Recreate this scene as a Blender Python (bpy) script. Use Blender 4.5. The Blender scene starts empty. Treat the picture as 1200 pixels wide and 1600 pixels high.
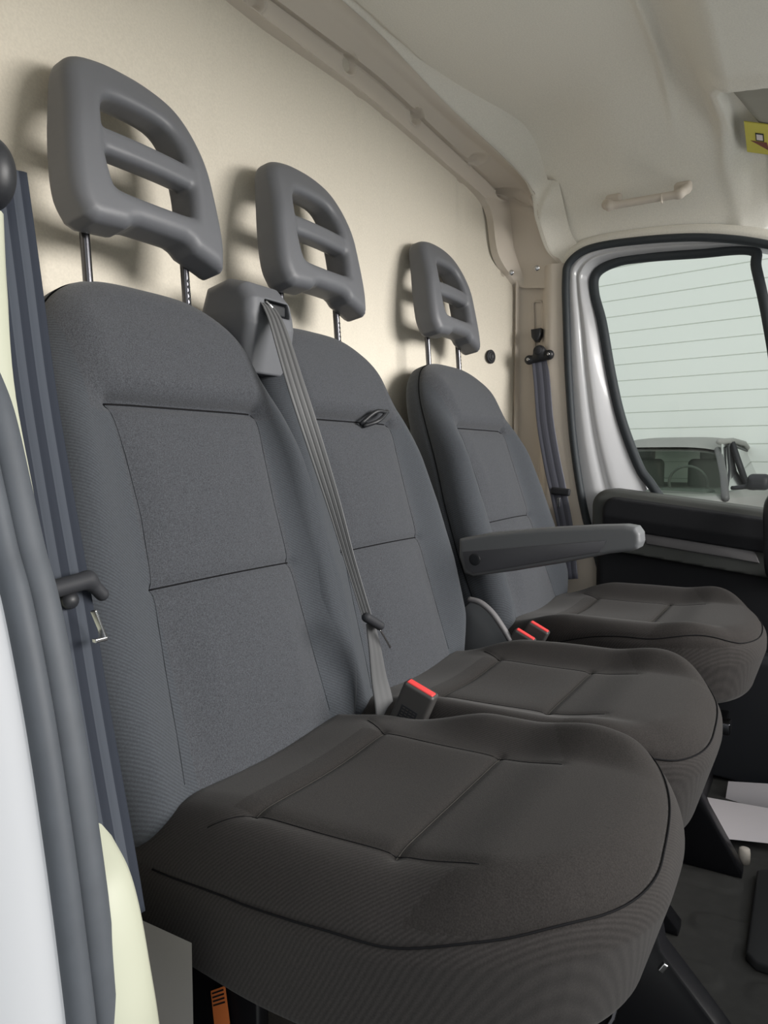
import bpy, math
import numpy as np
from mathutils import Vector

scene = bpy.context.scene
COL = scene.collection

# ------------------------------------------------------------------ camera
FPX = 1155.0
VPX, VPY = 1284.0, 714.0
TH = math.atan((800 - VPY) / FPX)
PSI = math.atan((VPX - 600) / FPX * math.cos(TH))
CAM = np.array([0, 0, 0.86])
CF = np.array([math.cos(PSI) * math.cos(TH), math.sin(PSI) * math.cos(TH), -math.sin(TH)])
CR = np.array([math.sin(PSI), -math.cos(PSI), 0.0])
CU = np.cross(CR, CF)
cd = bpy.data.cameras.new('camera'); cam = bpy.data.objects.new('camera', cd); COL.objects.link(cam)
cd.sensor_fit = 'VERTICAL'; cd.sensor_height = 36.0; cd.lens = FPX / 1600 * 36.0
cd.clip_start = 0.02; cd.clip_end = 100
cam.location = CAM
cam.rotation_euler = Vector(CF).to_track_quat('-Z', 'Y').to_euler()
scene.camera = cam

# ------------------------------------------------------------------ world, lamps, exposure
w = bpy.data.worlds.new('world'); scene.world = w; w.use_nodes = True
wn = w.node_tree; wb = wn.nodes['Background']
wtc = wn.nodes.new('ShaderNodeTexCoord'); wsep = wn.nodes.new('ShaderNodeSeparateXYZ')
wr = wn.nodes.new('ShaderNodeValToRGB')
wn.links.new(wtc.outputs['Generated'], wsep.inputs[0]); wn.links.new(wsep.outputs['Z'], wr.inputs[0])
wr.color_ramp.elements[0].position = 0.0; wr.color_ramp.elements[0].color = (0.62, 0.60, 0.57, 1)
wr.color_ramp.elements[1].position = 0.6; wr.color_ramp.elements[1].color = (0.92, 0.97, 1.0, 1)
wn.links.new(wr.outputs[0], wb.inputs[0]); wb.inputs[1].default_value = 1.05
def area(name, loc, target, sx, sy, power, color):
    l = bpy.data.lights.new(name, 'AREA'); l.shape = 'RECTANGLE'; l.size = sx; l.size_y = sy
    l.energy = power; l.color = color
    o = bpy.data.objects.new(name, l); COL.objects.link(o); o.location = loc
    o.rotation_euler = (Vector(target) - Vector(loc)).to_track_quat('-Z', 'Y').to_euler()
    return o
area('daylight_lamp_front', (2.1, -3.5, 1.85), (1.3, 0.9, 1.2), 3.0, 1.5, 340, (1.0, 0.97, 0.93))  # area lamp added ahead of the van, standing in for low windshield daylight
area('daylight_lamp_side', (-2.2, -1.2, 3.2), (0.9, 0.6, 0.7), 2.4, 2.0, 14, (0.9, 0.95, 1.0))  # weak area lamp added on the open-door side, standing in for daylight
vs = scene.view_settings
vs.view_transform = 'Standard'; vs.look = 'None'; vs.gamma = 1.0; vs.use_curve_mapping = False
vs.exposure = 0.0

# ------------------------------------------------------------------ geometry helpers
def ray(p): return CF + CR * (p[0] - 600) / FPX + CU * (800 - p[1]) / FPX
def at(px, py, axis, val):
    r = ray((px, py)); t = (val - CAM[axis]) / r[axis]; return CAM + r * t
def ss(a, b, x):
    t = np.clip((x - a) / (b - a), 0, 1); return t * t * (3 - 2 * t)

class MB:
    def __init__(s): s.v = []; s.f = []; s.m = []
    def add(s, V, Fc, m=0):
        o = sum(len(a) for a in s.v)
        s.v.append(np.asarray(V, float))
        for f in Fc: s.f.append([i + o for i in f]); s.m.append(m)
    def verts(s): return np.concatenate(s.v) if s.v else np.zeros((0, 3))

def mesh_obj(name, mb, mats, parent=None, smooth=True, auto=None, origin=None):
    V = mb.verts()
    if parent is not None: org = np.array(parent['_org'])
    elif origin is not None: org = np.array(origin, float)
    else:
        org = (V.min(0) + V.max(0)) / 2; org[2] = V[:, 2].min()
    me = bpy.data.meshes.new(name)
    me.from_pydata((V - org).tolist(), [], [list(map(int, f)) for f in mb.f])
    if not isinstance(mats, (list, tuple)): mats = [mats]
    for m in mats: me.materials.append(m)
    if len(mats) > 1: me.polygons.foreach_set('material_index', np.array(mb.m, dtype=np.int32))
    if smooth:
        me.polygons.foreach_set('use_smooth', np.ones(len(me.polygons), dtype=bool))
        if auto is not None:
            try: me.set_sharp_from_angle(angle=math.radians(auto))
            except Exception: pass
    me.validate(); me.update()
    o = bpy.data.objects.new(name, me); COL.objects.link(o)
    if parent is not None: o.parent = parent
    else: o.location = org
    o['_org'] = [float(a) for a in org]
    return o
def tag(o, label=None, cat=None, group=None, kind=None):
    if label: o['label'] = label
    if cat: o['category'] = cat
    if group: o['group'] = group
    if kind: o['kind'] = kind
    return o
def thing(name, label, cat, loc, group=None):
    o = bpy.data.objects.new(name, None); COL.objects.link(o); o.location = loc; o.empty_display_size = 0.05
    o['_org'] = [float(a) for a in loc]
    return tag(o, label, cat, group)

def frame_path(P):
    P = np.asarray(P, float); T = np.gradient(P, axis=0)
    T /= np.linalg.norm(T, axis=1)[:, None] + 1e-12
    return P, T
def spline(P, n):
    P = np.asarray(P, float)
    if len(P) < 3:
        t = np.linspace(0, 1, n)[:, None]; return P[0] * (1 - t) + P[-1] * t
    Q = np.vstack([2 * P[0] - P[1], P, 2 * P[-1] - P[-2]]); out = []
    for s in np.linspace(0, len(P) - 1 - 1e-9, n):
        i = int(s); t = s - i; a, b, c, d = Q[i:i + 4]
        out.append(.5 * ((2 * b) + (-a + c) * t + (2 * a - 5 * b + 4 * c - d) * t * t + (-a + 3 * b - 3 * c + d) * t ** 3))
    return np.array(out)
def tube(mb, P, r, n=8, m=0, closed=False, ru=None, up=(0, 0, 1), cap=True):
    P, T = frame_path(P)
    if closed:
        T = np.roll(P, -1, 0) - np.roll(P, 1, 0); T /= np.linalg.norm(T, axis=1)[:, None] + 1e-12
    r = np.broadcast_to(np.asarray(r, float), (len(P),)); ru_ = r if ru is None else np.broadcast_to(np.asarray(ru, float), (len(P),))
    up = np.array(up, float); V = []
    prev = None
    for i in range(len(P)):
        if prev is None:
            a = np.cross(up, T[i])
            if np.linalg.norm(a) < 1e-3: a = np.cross((1, 0, 0.01), T[i])
        else: a = prev - T[i] * (prev @ T[i])
        a = a / np.linalg.norm(a); prev = a; b = np.cross(T[i], a)
        for k in range(n):
            an = 2 * math.pi * k / n
            V.append(P[i] + a * math.cos(an) * r[i] + b * math.sin(an) * ru_[i])
    Fc = []; N = len(P); rng = N if closed else N - 1
    for i in range(rng):
        j = (i + 1) % N
        for k in range(n):
            l = (k + 1) % n; Fc.append([i * n + k, i * n + l, j * n + l, j * n + k])
    if not closed and cap:
        Fc.append(list(range(n))[::-1]); Fc.append([(N - 1) * n + k for k in range(n)])
    mb.add(V, Fc, m)
def grid(mb, P, m=0, flip=False):
    P = np.asarray(P); a, b = P.shape[:2]; Fc = []
    for i in range(a - 1):
        for j in range(b - 1):
            q = [i * b + j, i * b + j + 1, (i + 1) * b + j + 1, (i + 1) * b + j]
            Fc.append(q[::-1] if flip else q)
    mb.add(P.reshape(-1, 3), Fc, m)
def rbox(mb, c, size, r=0.004, seg=3, rot=None, m=0):
    """box with rounded edges, as a superquadric-like lattice"""
    h = np.array(size, float) / 2; r = min(r, h.min() * .98)
    a = [math.sin(math.radians(x)) for x in np.linspace(0, 90, seg + 1)]
    def line(H):
        base = np.linspace(-45, 45, seg * 2 + 1)
        return None
    # cube sphere lattice
    n = seg + 1
    V = []; idx = {}; Fc = []
    ks = [-1 + 2 * i / (2 * n) * 1.0 for i in range(2 * n + 1)]
    def key(v): return tuple(np.round(v, 6))
    def vid(v):
        k = key(v)
        if k not in idx:
            idx[k] = len(V)
            s = np.sign(v) * 1.0
            d = np.array(v) * 1.0
            # first/last half lattice: corner centre plus direction
            cc = np.clip(np.array([1.0 if x > 1e-6 else (-1.0 if x < -1e-6 else 0.0) for x in v]), -1, 1)
            dn = np.tan(np.array(v) * math.pi / 4)
            dn = dn / np.linalg.norm(dn)
            V.append((h - r) * cc + r * dn)
        return idx[k]
    # duplicate zero lines are kept as flat strips: use +-eps
    e = 1e-4
    ks = [-1 + i / n for i in range(n)] + [-e * 10, e * 10] + [(i + 1) / n for i in range(n)]
    for ax in range(3):
        for sg in (-1, 1):
            o = [x for x in range(3) if x != ax]
            for i in range(len(ks) - 1):
                for j in range(len(ks) - 1):
                    q = []
                    for (ii, jj) in ((i, j), (i + 1, j), (i + 1, j + 1), (i, j + 1)):
                        v = [0, 0, 0]; v[ax] = sg; v[o[0]] = ks[ii]; v[o[1]] = ks[jj]; q.append(vid(v))
                    fl = (sg > 0) == (ax != 1)
                    Fc.append(q if fl else q[::-1])
    V = np.array(V)
    if rot is not None: V = V @ np.array(rot).T
    mb.add(V + np.array(c), Fc, m)
def basis(x=None, z=None):
    """rotation matrix whose columns are local x,y,z in world"""
    x = np.array(x, float); x /= np.linalg.norm(x); z = np.array(z, float)
    z = z - x * (z @ x); z /= np.linalg.norm(z); y = np.cross(z, x)
    return np.stack([x, y, z], 1)
def disc(mb, c, n, r, t=0.002, seg=20, m=0, dome=0.0):
    n = np.array(n, float); n /= np.linalg.norm(n)
    a = np.cross(n, (0, 0, 1.0)); a = a / np.linalg.norm(a) if np.linalg.norm(a) > 1e-3 else np.array([1., 0, 0]); b = np.cross(n, a)
    V = []; rows = [(r, 0), (r, t * .7), (r * .9, t), (r * .5, t + dome * .7), (0.001, t + dome)]
    for rr, hh in rows:
        for k in range(seg):
            an = 2 * math.pi * k / seg; V.append(np.array(c) + (a * math.cos(an) + b * math.sin(an)) * rr + n * hh)
    Fc = []
    for i in range(len(rows) - 1):
        for k in range(seg):
            l = (k + 1) % seg; Fc.append([i * seg + k, i * seg + l, (i + 1) * seg + l, (i + 1) * seg + k])
    Fc.append([(len(rows) - 1) * seg + k for k in range(seg)]); Fc.append(list(range(seg))[::-1])
    mb.add(V, Fc, m)
def prism(mb, poly, org, ex, ey, ez, t, bev=0.003, m=0):
    """polygon (counter-clockwise in ex,ey) extruded by t along ez with bevelled edges on both faces"""
    poly = np.array(poly, float); n = len(poly)
    ar = 0.5 * np.sum(poly[:, 0] * np.roll(poly[:, 1], -1) - np.roll(poly[:, 0], -1) * poly[:, 1])
    if ar < 0: poly = poly[::-1]
    e = np.roll(poly, -1, 0) - poly; nn = np.stack([-e[:, 1], e[:, 0]], 1); nn /= np.linalg.norm(nn, axis=1)[:, None] + 1e-9
    nv = nn + np.roll(nn, 1, 0); nv /= np.linalg.norm(nv, axis=1)[:, None] + 1e-9
    ex, ey, ez, org = map(lambda q: np.array(q, float), (ex, ey, ez, org))
    V = []
    for off, h in ((bev, 0), (bev * .3, bev * .3), (0, bev), (0, t - bev), (bev * .3, t - bev * .3), (bev, t)):
        for q in poly + nv * off: V.append(org + ex * q[0] + ey * q[1] + ez * h)
    Fc = []
    for i in range(5):
        for k in range(n):
            l = (k + 1) % n; Fc.append([i * n + k, i * n + l, (i + 1) * n + l, (i + 1) * n + k])
    Fc.append(list(range(n))[::-1]); Fc.append([5 * n + k for k in range(n)])
    mb.add(V, Fc, m)
def ribbon(mb, P, W, width, t=0.0014, bands=5, rib=0.0006, mat_of=lambda k: 0):
    """belt webbing: path P, width directions W, closed cross-section with lengthwise ribs"""
    P, T = frame_path(P); W = np.asarray(W, float); n = len(P)
    width = np.broadcast_to(np.asarray(width, float), (n,))
    sub = 4; xs = np.linspace(-.5, .5, bands * sub + 1)
    top = t / 2 + rib * np.abs(np.sin(np.linspace(0, bands * math.pi, len(xs))))
    xs2 = np.concatenate([xs, xs[::-1]]); hs = np.concatenate([top, -top[::-1]])
    V = []
    for i in range(n):
        wd = W[i] - T[i] * (W[i] @ T[i]); wd /= np.linalg.norm(wd); nr = np.cross(T[i], wd)
        for x, hh in zip(xs2, hs): V.append(P[i] + wd * x * width[i] + nr * hh)
    k = len(xs2); L = len(xs)
    for i in range(n - 1):
        pass
    o = sum(len(a) for a in mb.v); mb.v.append(np.array(V))
    for i in range(n - 1):
        for j in range(k):
            l = (j + 1) % k
            b = j if j < L - 1 else (k - 2 - j)
            mb.f.append([o + i * k + j, o + (i + 1) * k + j, o + (i + 1) * k + l, o + i * k + l]); mb.m.append(mat_of(max(0, b) // sub))
    mb.f.append([o + j for j in range(k)]); mb.m.append(0)
    mb.f.append([o + (n - 1) * k + j for j in range(k)][::-1]); mb.m.append(0)

# ---- signed distance helpers + surface nets
def sd_poly(P, poly):
    P = np.asarray(P); poly = np.asarray(poly); n = len(poly)
    d = np.full(len(P), 1e9); s = np.ones(len(P))
    for i in range(n):
        a = poly[i]; b = poly[i - 1]; e = b - a; wv = P - a
        q = np.clip((wv @ e) / (e @ e + 1e-12), 0, 1); bb = wv - q[:, None] * e
        d = np.minimum(d, (bb ** 2).sum(1))
        c1 = P[:, 1] >= a[1]; c2 = P[:, 1] < b[1]; c3 = e[0] * wv[:, 1] > e[1] * wv[:, 0]
        fl = (c1 & c2 & c3) | (~c1 & ~c2 & ~c3); s[fl] *= -1
    return s * np.sqrt(d)
def sd_poly_open(P, pts):
    d = np.full(len(P), 1e9)
    for i in range(len(pts) - 1):
        a = pts[i]; e = pts[i + 1] - a; wv = P - a
        q = np.clip((wv @ e) / (e @ e + 1e-12), 0, 1); bb = wv - q[:, None] * e
        d = np.minimum(d, (bb ** 2).sum(1))
    return np.sqrt(d)
def smin(a, b, k):
    h = np.clip(.5 + .5 * (b - a) / k, 0, 1); return b * (1 - h) + a * h - k * h * (1 - h)
def smax(a, b, k): return -smin(-a, -b, k)
def sd_box(P, c, h, r):
    q = np.abs(P - np.array(c)) - (np.array(h) - r)
    return np.sqrt((np.maximum(q, 0) ** 2).sum(1)) + np.minimum(q.max(1), 0) - r
def sd_caps(P, a, b, r):
    a = np.array(a, float); b = np.array(b, float); e = b - a; wv = P - a
    q = np.clip(wv @ e / (e @ e), 0, 1); return np.linalg.norm(wv - q[:, None] * e, axis=1) - r
def extr(d2, dz, r):
    a = d2 + r; b = dz + r
    return np.sqrt(np.maximum(a, 0) ** 2 + np.maximum(b, 0) ** 2) + np.minimum(np.maximum(a, b), 0) - r
def nets(fn, lo, hi, res, proj=2):
    lo = np.array(lo, float); hi = np.array(hi, float)
    n = np.ceil((hi - lo) / res).astype(int) + 1
    ax = [lo[i] + res * np.arange(n[i]) for i in range(3)]
    G = np.stack(np.meshgrid(*ax, indexing='ij'), -1).reshape(-1, 3)
    f = fn(G).reshape(n); ins = f < 0
    c = np.zeros(n - 1, int)
    for dx in (0, 1):
        for dy in (0, 1):
            for dz in (0, 1): c += ins[dx:n[0] - 1 + dx, dy:n[1] - 1 + dy, dz:n[2] - 1 + dz]
    act = (c > 0) & (c < 8); ids = -np.ones(n - 1, int); cells = np.argwhere(act); ids[act] = np.arange(len(cells))
    S = np.zeros((len(cells), 3)); K = np.zeros(len(cells))
    cor = [(a, b, d) for a in (0, 1) for b in (0, 1) for d in (0, 1)]
    for p in cor:
        for axx in range(3):
            if p[axx] == 0:
                q = list(p); q[axx] = 1
                fp = f[cells[:, 0] + p[0], cells[:, 1] + p[1], cells[:, 2] + p[2]]
                fq = f[cells[:, 0] + q[0], cells[:, 1] + q[1], cells[:, 2] + q[2]]
                cr = (fp < 0) != (fq < 0); t = np.where(cr, fp / np.where(cr, fp - fq, 1), 0)
                pos = np.array(p, float)[None].repeat(len(cells), 0); pos[:, axx] += t
                S[cr] += pos[cr]; K[cr] += 1
    V = lo + (cells + S / K[:, None]) * res
    Fc = []
    for axx in range(3):
        sl0 = [slice(None)] * 3; sl1 = [slice(None)] * 3; sl0[axx] = slice(0, -1); sl1[axx] = slice(1, None)
        a = ins[tuple(sl0)]; b = ins[tuple(sl1)]
        o1, o2 = [(1, 2), (2, 0), (0, 1)][axx]
        E = np.argwhere(a != b)
        ok = (E[:, o1] > 0) & (E[:, o2] > 0) & (E[:, o1] < n[o1] - 1) & (E[:, o2] < n[o2] - 1); E = E[ok]
        def cid(d1, d2):
            q = E.copy(); q[:, o1] -= d1; q[:, o2] -= d2; return ids[q[:, 0], q[:, 1], q[:, 2]]
        Q = np.stack([cid(1, 1), cid(0, 1), cid(0, 0), cid(1, 0)], 1)
        fl = ~a[E[:, 0], E[:, 1], E[:, 2]]; Q[fl] = Q[fl][:, ::-1]
        Fc.append(Q)
    Fc = np.concatenate(Fc)
    for _ in range(proj):
        f0 = fn(V); e = res * .1; g = np.stack([(fn(V + np.eye(3)[i] * e) - f0) / e for i in range(3)], 1)
        g2 = (g ** 2).sum(1); st = np.clip(f0 / np.maximum(g2, .2), -res * .6, res * .6); V = V - g * st[:, None]
    return V, Fc

# ------------------------------------------------------------------ materials
def mat(name, col, rough=0.6, metal=0.0, spec=0.5, noise=None, bump=None, sheen=0.0, wave=None, coat=0.0):
    m = bpy.data.materials.new(name); m.use_nodes = True; nt = m.node_tree; b = nt.nodes['Principled BSDF']
    b.inputs['Base Color'].default_value = (*col, 1); b.inputs['Roughness'].default_value = rough
    b.inputs['Metallic'].default_value = metal; b.inputs['Specular IOR Level'].default_value = spec
    if sheen: b.inputs['Sheen Weight'].default_value = sheen; b.inputs['Sheen Roughness'].default_value = .5
    if coat: b.inputs['Coat Weight'].default_value = coat; b.inputs['Coat Roughness'].default_value = .05
    tc = nt.nodes.new('ShaderNodeTexCoord')
    h = None
    if noise:
        sc, lo, hi = noise[:3]
        t = nt.nodes.new('ShaderNodeTexNoise'); t.inputs['Scale'].default_value = sc; t.inputs['Detail'].default_value = 5
        nt.links.new(tc.outputs['Object'], t.inputs['Vector'])
        r = nt.nodes.new('ShaderNodeValToRGB'); r.color_ramp.elements[0].position = .3; r.color_ramp.elements[1].position = .7
        r.color_ramp.elements[0].color = (*[c * lo for c in col], 1); r.color_ramp.elements[1].color = (*[min(1, c * hi) for c in col], 1)
        nt.links.new(t.outputs[0], r.inputs[0]); nt.links.new(r.outputs[0], b.inputs['Base Color'])
    if wave:
        sc, dr, lo, hi, rot = wave
        mp = nt.nodes.new('ShaderNodeMapping'); mp.inputs['Rotation'].default_value = rot
        nt.links.new(tc.outputs['Object'], mp.inputs[0])
        wv = nt.nodes.new('ShaderNodeTexWave'); wv.inputs['Scale'].default_value = sc; wv.inputs['Distortion'].default_value = .6
        wv.inputs['Detail'].default_value = 1; wv.inputs['Detail Scale'].default_value = 2
        wv.bands_direction = dr; nt.links.new(mp.outputs[0], wv.inputs['Vector'])
        r = nt.nodes.new('ShaderNodeMapRange'); r.inputs['To Min'].default_value = lo; r.inputs['To Max'].default_value = hi
        nt.links.new(wv.outputs['Fac'], r.inputs[0])
        mx = nt.nodes.new('ShaderNodeVectorMath'); mx.operation = 'SCALE'
        src = b.inputs['Base Color'].links[0].from_socket if b.inputs['Base Color'].links else None
        if src: nt.links.new(src, mx.inputs[0])
        else: mx.inputs[0].default_value = col
        nt.links.new(r.outputs[0], mx.inputs['Scale']); nt.links.new(mx.outputs[0], b.inputs['Base Color'])
        h = wv.outputs['Fac']; hs = (0.12, 0.0004)
    if bump:
        t = nt.nodes.new('ShaderNodeTexNoise'); t.inputs['Scale'].default_value = bump[0]; t.inputs['Detail'].default_value = 3
        nt.links.new(tc.outputs['Object'], t.inputs['Vector'])
        bp = nt.nodes.new('ShaderNodeBump'); bp.inputs['Strength'].default_value = bump[1]; bp.inputs['Distance'].default_value = bump[2]
        nt.links.new(t.outputs[0], bp.inputs['Height'])
        if h is not None:
            b2 = nt.nodes.new('ShaderNodeBump'); b2.inputs['Strength'].default_value = hs[0]; b2.inputs['Distance'].default_value = hs[1]
            nt.links.new(h, b2.inputs['Height']); nt.links.new(b2.outputs[0], bp.inputs['Normal'])
        nt.links.new(bp.outputs[0], b.inputs['Normal'])
    return m
M = {}
M['felt'] = mat('cream_felt', (0.62, 0.575, 0.49), .95, spec=.1, noise=(260, .95, 1.05), bump=(500, .35, .001), sheen=.2)
M['headliner'] = mat('headliner_felt', (0.80, 0.775, 0.71), .95, spec=.1, noise=(300, .95, 1.05), bump=(600, .25, .001))
M['beige'] = mat('beige_plastic', (0.60, 0.54, 0.47), .55, spec=.35, bump=(900, .1, .0005))
M['cream'] = mat('cream_plastic', (0.40, 0.41, 0.325), .5, spec=.35)
M['greytrim'] = mat('grey_beige_trim', (0.20, 0.19, 0.18), .7, spec=.3)
M['headrest'] = mat('grey_polyurethane', (0.105, 0.109, 0.120), .48, spec=.4, bump=(700, .12, .0004))
M['armgrey'] = mat('armrest_grey', (0.125, 0.13, 0.137), .5, spec=.4, bump=(700, .12, .0004))
M['insert'] = mat('charcoal_insert_fabric', (0.049, 0.052, 0.059), .92, spec=.15, noise=(650, .6, 1.45), bump=(800, .4, .001), sheen=.12)
M['twill'] = mat('charcoal_twill_fabric', (0.048, 0.053, 0.061), .9, spec=.15, noise=(500, .85, 1.15), bump=(600, .25, .0006), sheen=.12, wave=(95, 'DIAGONAL', .84, 1.14, (0.2, .3, .5)))
M['seatins'] = mat('dark_cushion_insert_fabric', (0.0250, 0.0224, 0.0212), .92, spec=.1, noise=(600, .75, 1.3), bump=(800, .4, .0008), sheen=.06)
M['seattwill'] = mat('dark_cushion_twill_fabric', (0.0295, 0.0266, 0.0255), .9, spec=.1, noise=(500, .85, 1.15), bump=(600, .25, .0006), sheen=.08, wave=(95, 'DIAGONAL', .84, 1.14, (.4, .1, .2)))
M['thread'] = mat('dark_seam', (0.008, 0.008, 0.009), .9, spec=.1)
M['vthread'] = mat('side_seam', (0.022, 0.024, 0.027), .9, spec=.1)
M['lthread'] = mat('grey_seam', (0.06, 0.055, 0.05), .8, spec=.2)
M['black'] = mat('black_plastic', (0.016, 0.017, 0.02), .45, spec=.4)
M['blacksoft'] = mat('black_soft_plastic', (0.022, 0.023, 0.027), .65, spec=.3, bump=(500, .15, .0005))
M['doorpad'] = mat('dark_door_pad', (0.013, 0.0135, 0.016), .7, spec=.25, bump=(500, .15, .0005))
M['doorroll'] = mat('door_top_roll', (0.058, 0.061, 0.058), .6, spec=.3, bump=(500, .15, .0005))
M['pocket'] = mat('grey_door_pocket', (0.15, 0.145, 0.15), .5, spec=.3)
M['blackmetal'] = mat('black_painted_steel', (0.005, 0.005, 0.007), .35, spec=.5)
M['steel'] = mat('steel', (0.55, 0.55, 0.56), .25, metal=1)
M['darksteel'] = mat('dark_steel', (0.10, 0.10, 0.11), .25, metal=1)
M['rubber'] = mat('grey_rubber', (0.060, 0.067, 0.078), .6, spec=.35, noise=(30, .92, 1.08))
M['rubberdark'] = mat('dark_rubber', (0.035, 0.042, 0.048), .6, spec=.35)
M['paint'] = mat('white_paint', (0.55, 0.555, 0.575), .3, spec=.5, coat=.5)
M['webA'] = mat('webbing_light', (0.052, 0.059, 0.073), .75, spec=.12)
M['webB'] = mat('webbing_dark', (0.024, 0.028, 0.038), .8, spec=.1)
M['webC'] = mat('webbing_grey_light', (0.100, 0.101, 0.104), .5, spec=.4)
M['webD'] = mat('webbing_grey_dark', (0.042, 0.043, 0.045), .6, spec=.4)
M['webE'] = mat('webbing_blue_light', (0.095, 0.098, 0.125), .5, spec=.4)
M['webF'] = mat('webbing_blue_dark', (0.05, 0.052, 0.068), .6, spec=.4)
M['bucklegrey'] = mat('dark_grey_buckle', (0.045, 0.043, 0.042), .5)
M['red'] = mat('red_button', (0.75, 0.06, 0.06), .35, spec=.5)
M['orange'] = mat('orange_label', (0.80, 0.22, 0.06), .5)
M['yellow'] = mat('yellow_label', (0.62, 0.56, 0.10), .5)
M['brown'] = mat('brown_print', (0.20, 0.06, 0.05), .5)
M['paper'] = mat('white_paper', (0.74, 0.68, 0.69), .8, spec=.2)
M['floor'] = mat('floor_rubber', (0.050, 0.048, 0.045), .7, spec=.25, noise=(40, .9, 1.1), bump=(400, .2, .0008))
M['mat'] = mat('floor_mat', (0.03, 0.03, 0.031), .6, spec=.3)
M['visor'] = mat('visor_grey', (0.34, 0.33, 0.29), .8, spec=.2)
M['concrete'] = mat('hall_floor', (0.55, 0.56, 0.55), .5)
M['hallwall'] = mat('hall_wall', (0.80, 0.84, 0.79), .6, spec=.2)
M['halljoint'] = mat('hall_wall_joint', (0.62, 0.65, 0.61), .7, spec=.2)
M['carpaint'] = mat('grey_car_paint', (0.30, 0.30, 0.28), .7, spec=.1)
M['carpillar'] = mat('dark_grey_car_pillar', (0.09, 0.09, 0.09), .45)
M['carint'] = mat('car_interior', (0.16, 0.165, 0.155), .8)
def glass(name, tint, fac):
    m = bpy.data.materials.new(name); m.use_nodes = True; nt = m.node_tree
    for n in list(nt.nodes): nt.nodes.remove(n)
    o = nt.nodes.new('ShaderNodeOutputMaterial'); t = nt.nodes.new('ShaderNodeBsdfTransparent'); t.inputs[0].default_value = (*tint, 1)
    g = nt.nodes.new('ShaderNodeBsdfGlossy'); g.inputs['Roughness'].default_value = .02
    fr = nt.nodes.new('ShaderNodeLayerWeight'); fr.inputs[0].default_value = fac
    mx = nt.nodes.new('ShaderNodeMixShader'); nt.links.new(fr.outputs['Fresnel'], mx.inputs[0]); nt.links.new(t.outputs[0], mx.inputs[1]); nt.links.new(g.outputs[0], mx.inputs[2])
    nt.links.new(mx.outputs[0], o.inputs[0]); return m
M['glass'] = glass('window_glass', (.93, .96, .94), .25)
M['carglass'] = glass('car_glass', (.60, .66, .61), .05)
for n_ in M['carglass'].node_tree.nodes:
    if n_.type == 'BSDF_GLOSSY': n_.inputs['Roughness'].default_value = .12

def struct(name, mb, m, **k):
    o = mesh_obj(name, mb, m, **k); o['kind'] = 'structure'; return o

# ================================================================== SETTING
XR = 2.22
# floor with shallow pressed ovals
mb = MB()
xs = np.linspace(.30, 2.40, 300); ys = np.linspace(-.9, 1.08, 280)
XX, YY = np.meshgrid(xs, ys, indexing='ij'); ZZ = np.zeros_like(XX)
for i in range(14):
    for j in range(9):
        cx = 0.5 + .155 * i; cy = -.75 + .21 * j + (.105 if i % 2 else 0)
        dx = np.abs(XX - cx); dy = np.maximum(np.abs(YY - cy) - .055, 0)
        ZZ += .0035 * ss(.036, .028, np.sqrt(dx ** 2 + dy ** 2))
grid(mb, np.stack([XX, YY, ZZ], -1), flip=True)
struct('floor', mb, M['floor'])

# bulkhead (rear wall) gently curved forward at its far end
def yb(x, z=1.2):
    return .985 - .05 * np.clip((x - 1.2) / 1.05, 0, 1.2) - .085 * ss(1.98, 2.28, x) * ss(1.66, 1.36, z) - .22 * ss(.55, .30, x)
mb = MB()
xs = np.linspace(.34, 2.34, 150); zs = np.linspace(-.02, 1.80, 110)
XX, ZZ = np.meshgrid(xs, zs, indexing='ij')
YY = yb(XX, ZZ)
for cx, a in ((.60, .004), (1.02, .003), (1.50, .004), (1.62, .003), (2.02, .006)):
    YY = YY + a * np.exp(-((XX - cx - .02 * np.sin(ZZ * 5)) / .012) ** 2)
YY += .004 * np.sin(XX * 9 + 1.3 * np.sin(ZZ * 4)) * np.sin(ZZ * 6)
grid(mb, np.stack([XX, YY, ZZ], -1), flip=False)
struct('wall_rear', mb, M['felt'])

# headliner: heightfield
def zc(X, Y):
    rr_ = ss(.5, .8, Y); e = np.clip((X - 1.80 - .10 * rr_) / (.46 - .10 * rr_), 0, 1)
    zs_ = 1.835 - .36 * (1 - np.sqrt(np.maximum(1 - e ** (2.4 + 2.2 * rr_), 0)))
    e = np.clip((.62 - X) / .34, 0, 1); zs_ = zs_ - .34 * (1 - np.sqrt(np.maximum(1 - e ** 2.2, 0)))
    # front part beyond the ridge steps down to the visor field
    zf_ = 1.85 - ss(.37, .20, Y) * .165 - .22 * np.clip(.20 - Y, 0, 2)
    z = smin(zs_, zf_, .05)
    z = z - .012 * np.exp(-((Y - .372) / .012) ** 2) * ss(2.22, 2.0, X)
    # behind the header strip the lining tucks up out of sight
    yc_ = np.interp(X, [1.1, 1.83, 2.185, 2.218, 2.232, 2.262], [.915, .885, .800, .775, .72, .69])
    return z + .25 * ss(0, .05, Y - yc_ + .01)
def hit(px, py, off=0.0):
    r_ = ray((px, py)); lo, hi = .8, 3.4
    for t in np.arange(.9, 3.4, .01):
        q_ = CAM + r_ * t
        if q_[2] > float(zc(np.float64(q_[0]), np.float64(q_[1]))) + off: hi = t; lo = t - .01; break
    for _ in range(30):
        t = (lo + hi) / 2; q_ = CAM + r_ * t
        if q_[2] < float(zc(np.float64(q_[0]), np.float64(q_[1]))) + off: lo = t
        else: hi = t
    return CAM + r_ * lo
rec = np.array([hit(x, y)[:2] for x, y in ((1124, 150), (1134, 138), (1200, 131), (1330, 128), (1400, 240), (1400, 380), (1225, 350), (1196, 340), (1172, 300), (1150, 240))])
mb = MB()
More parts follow.
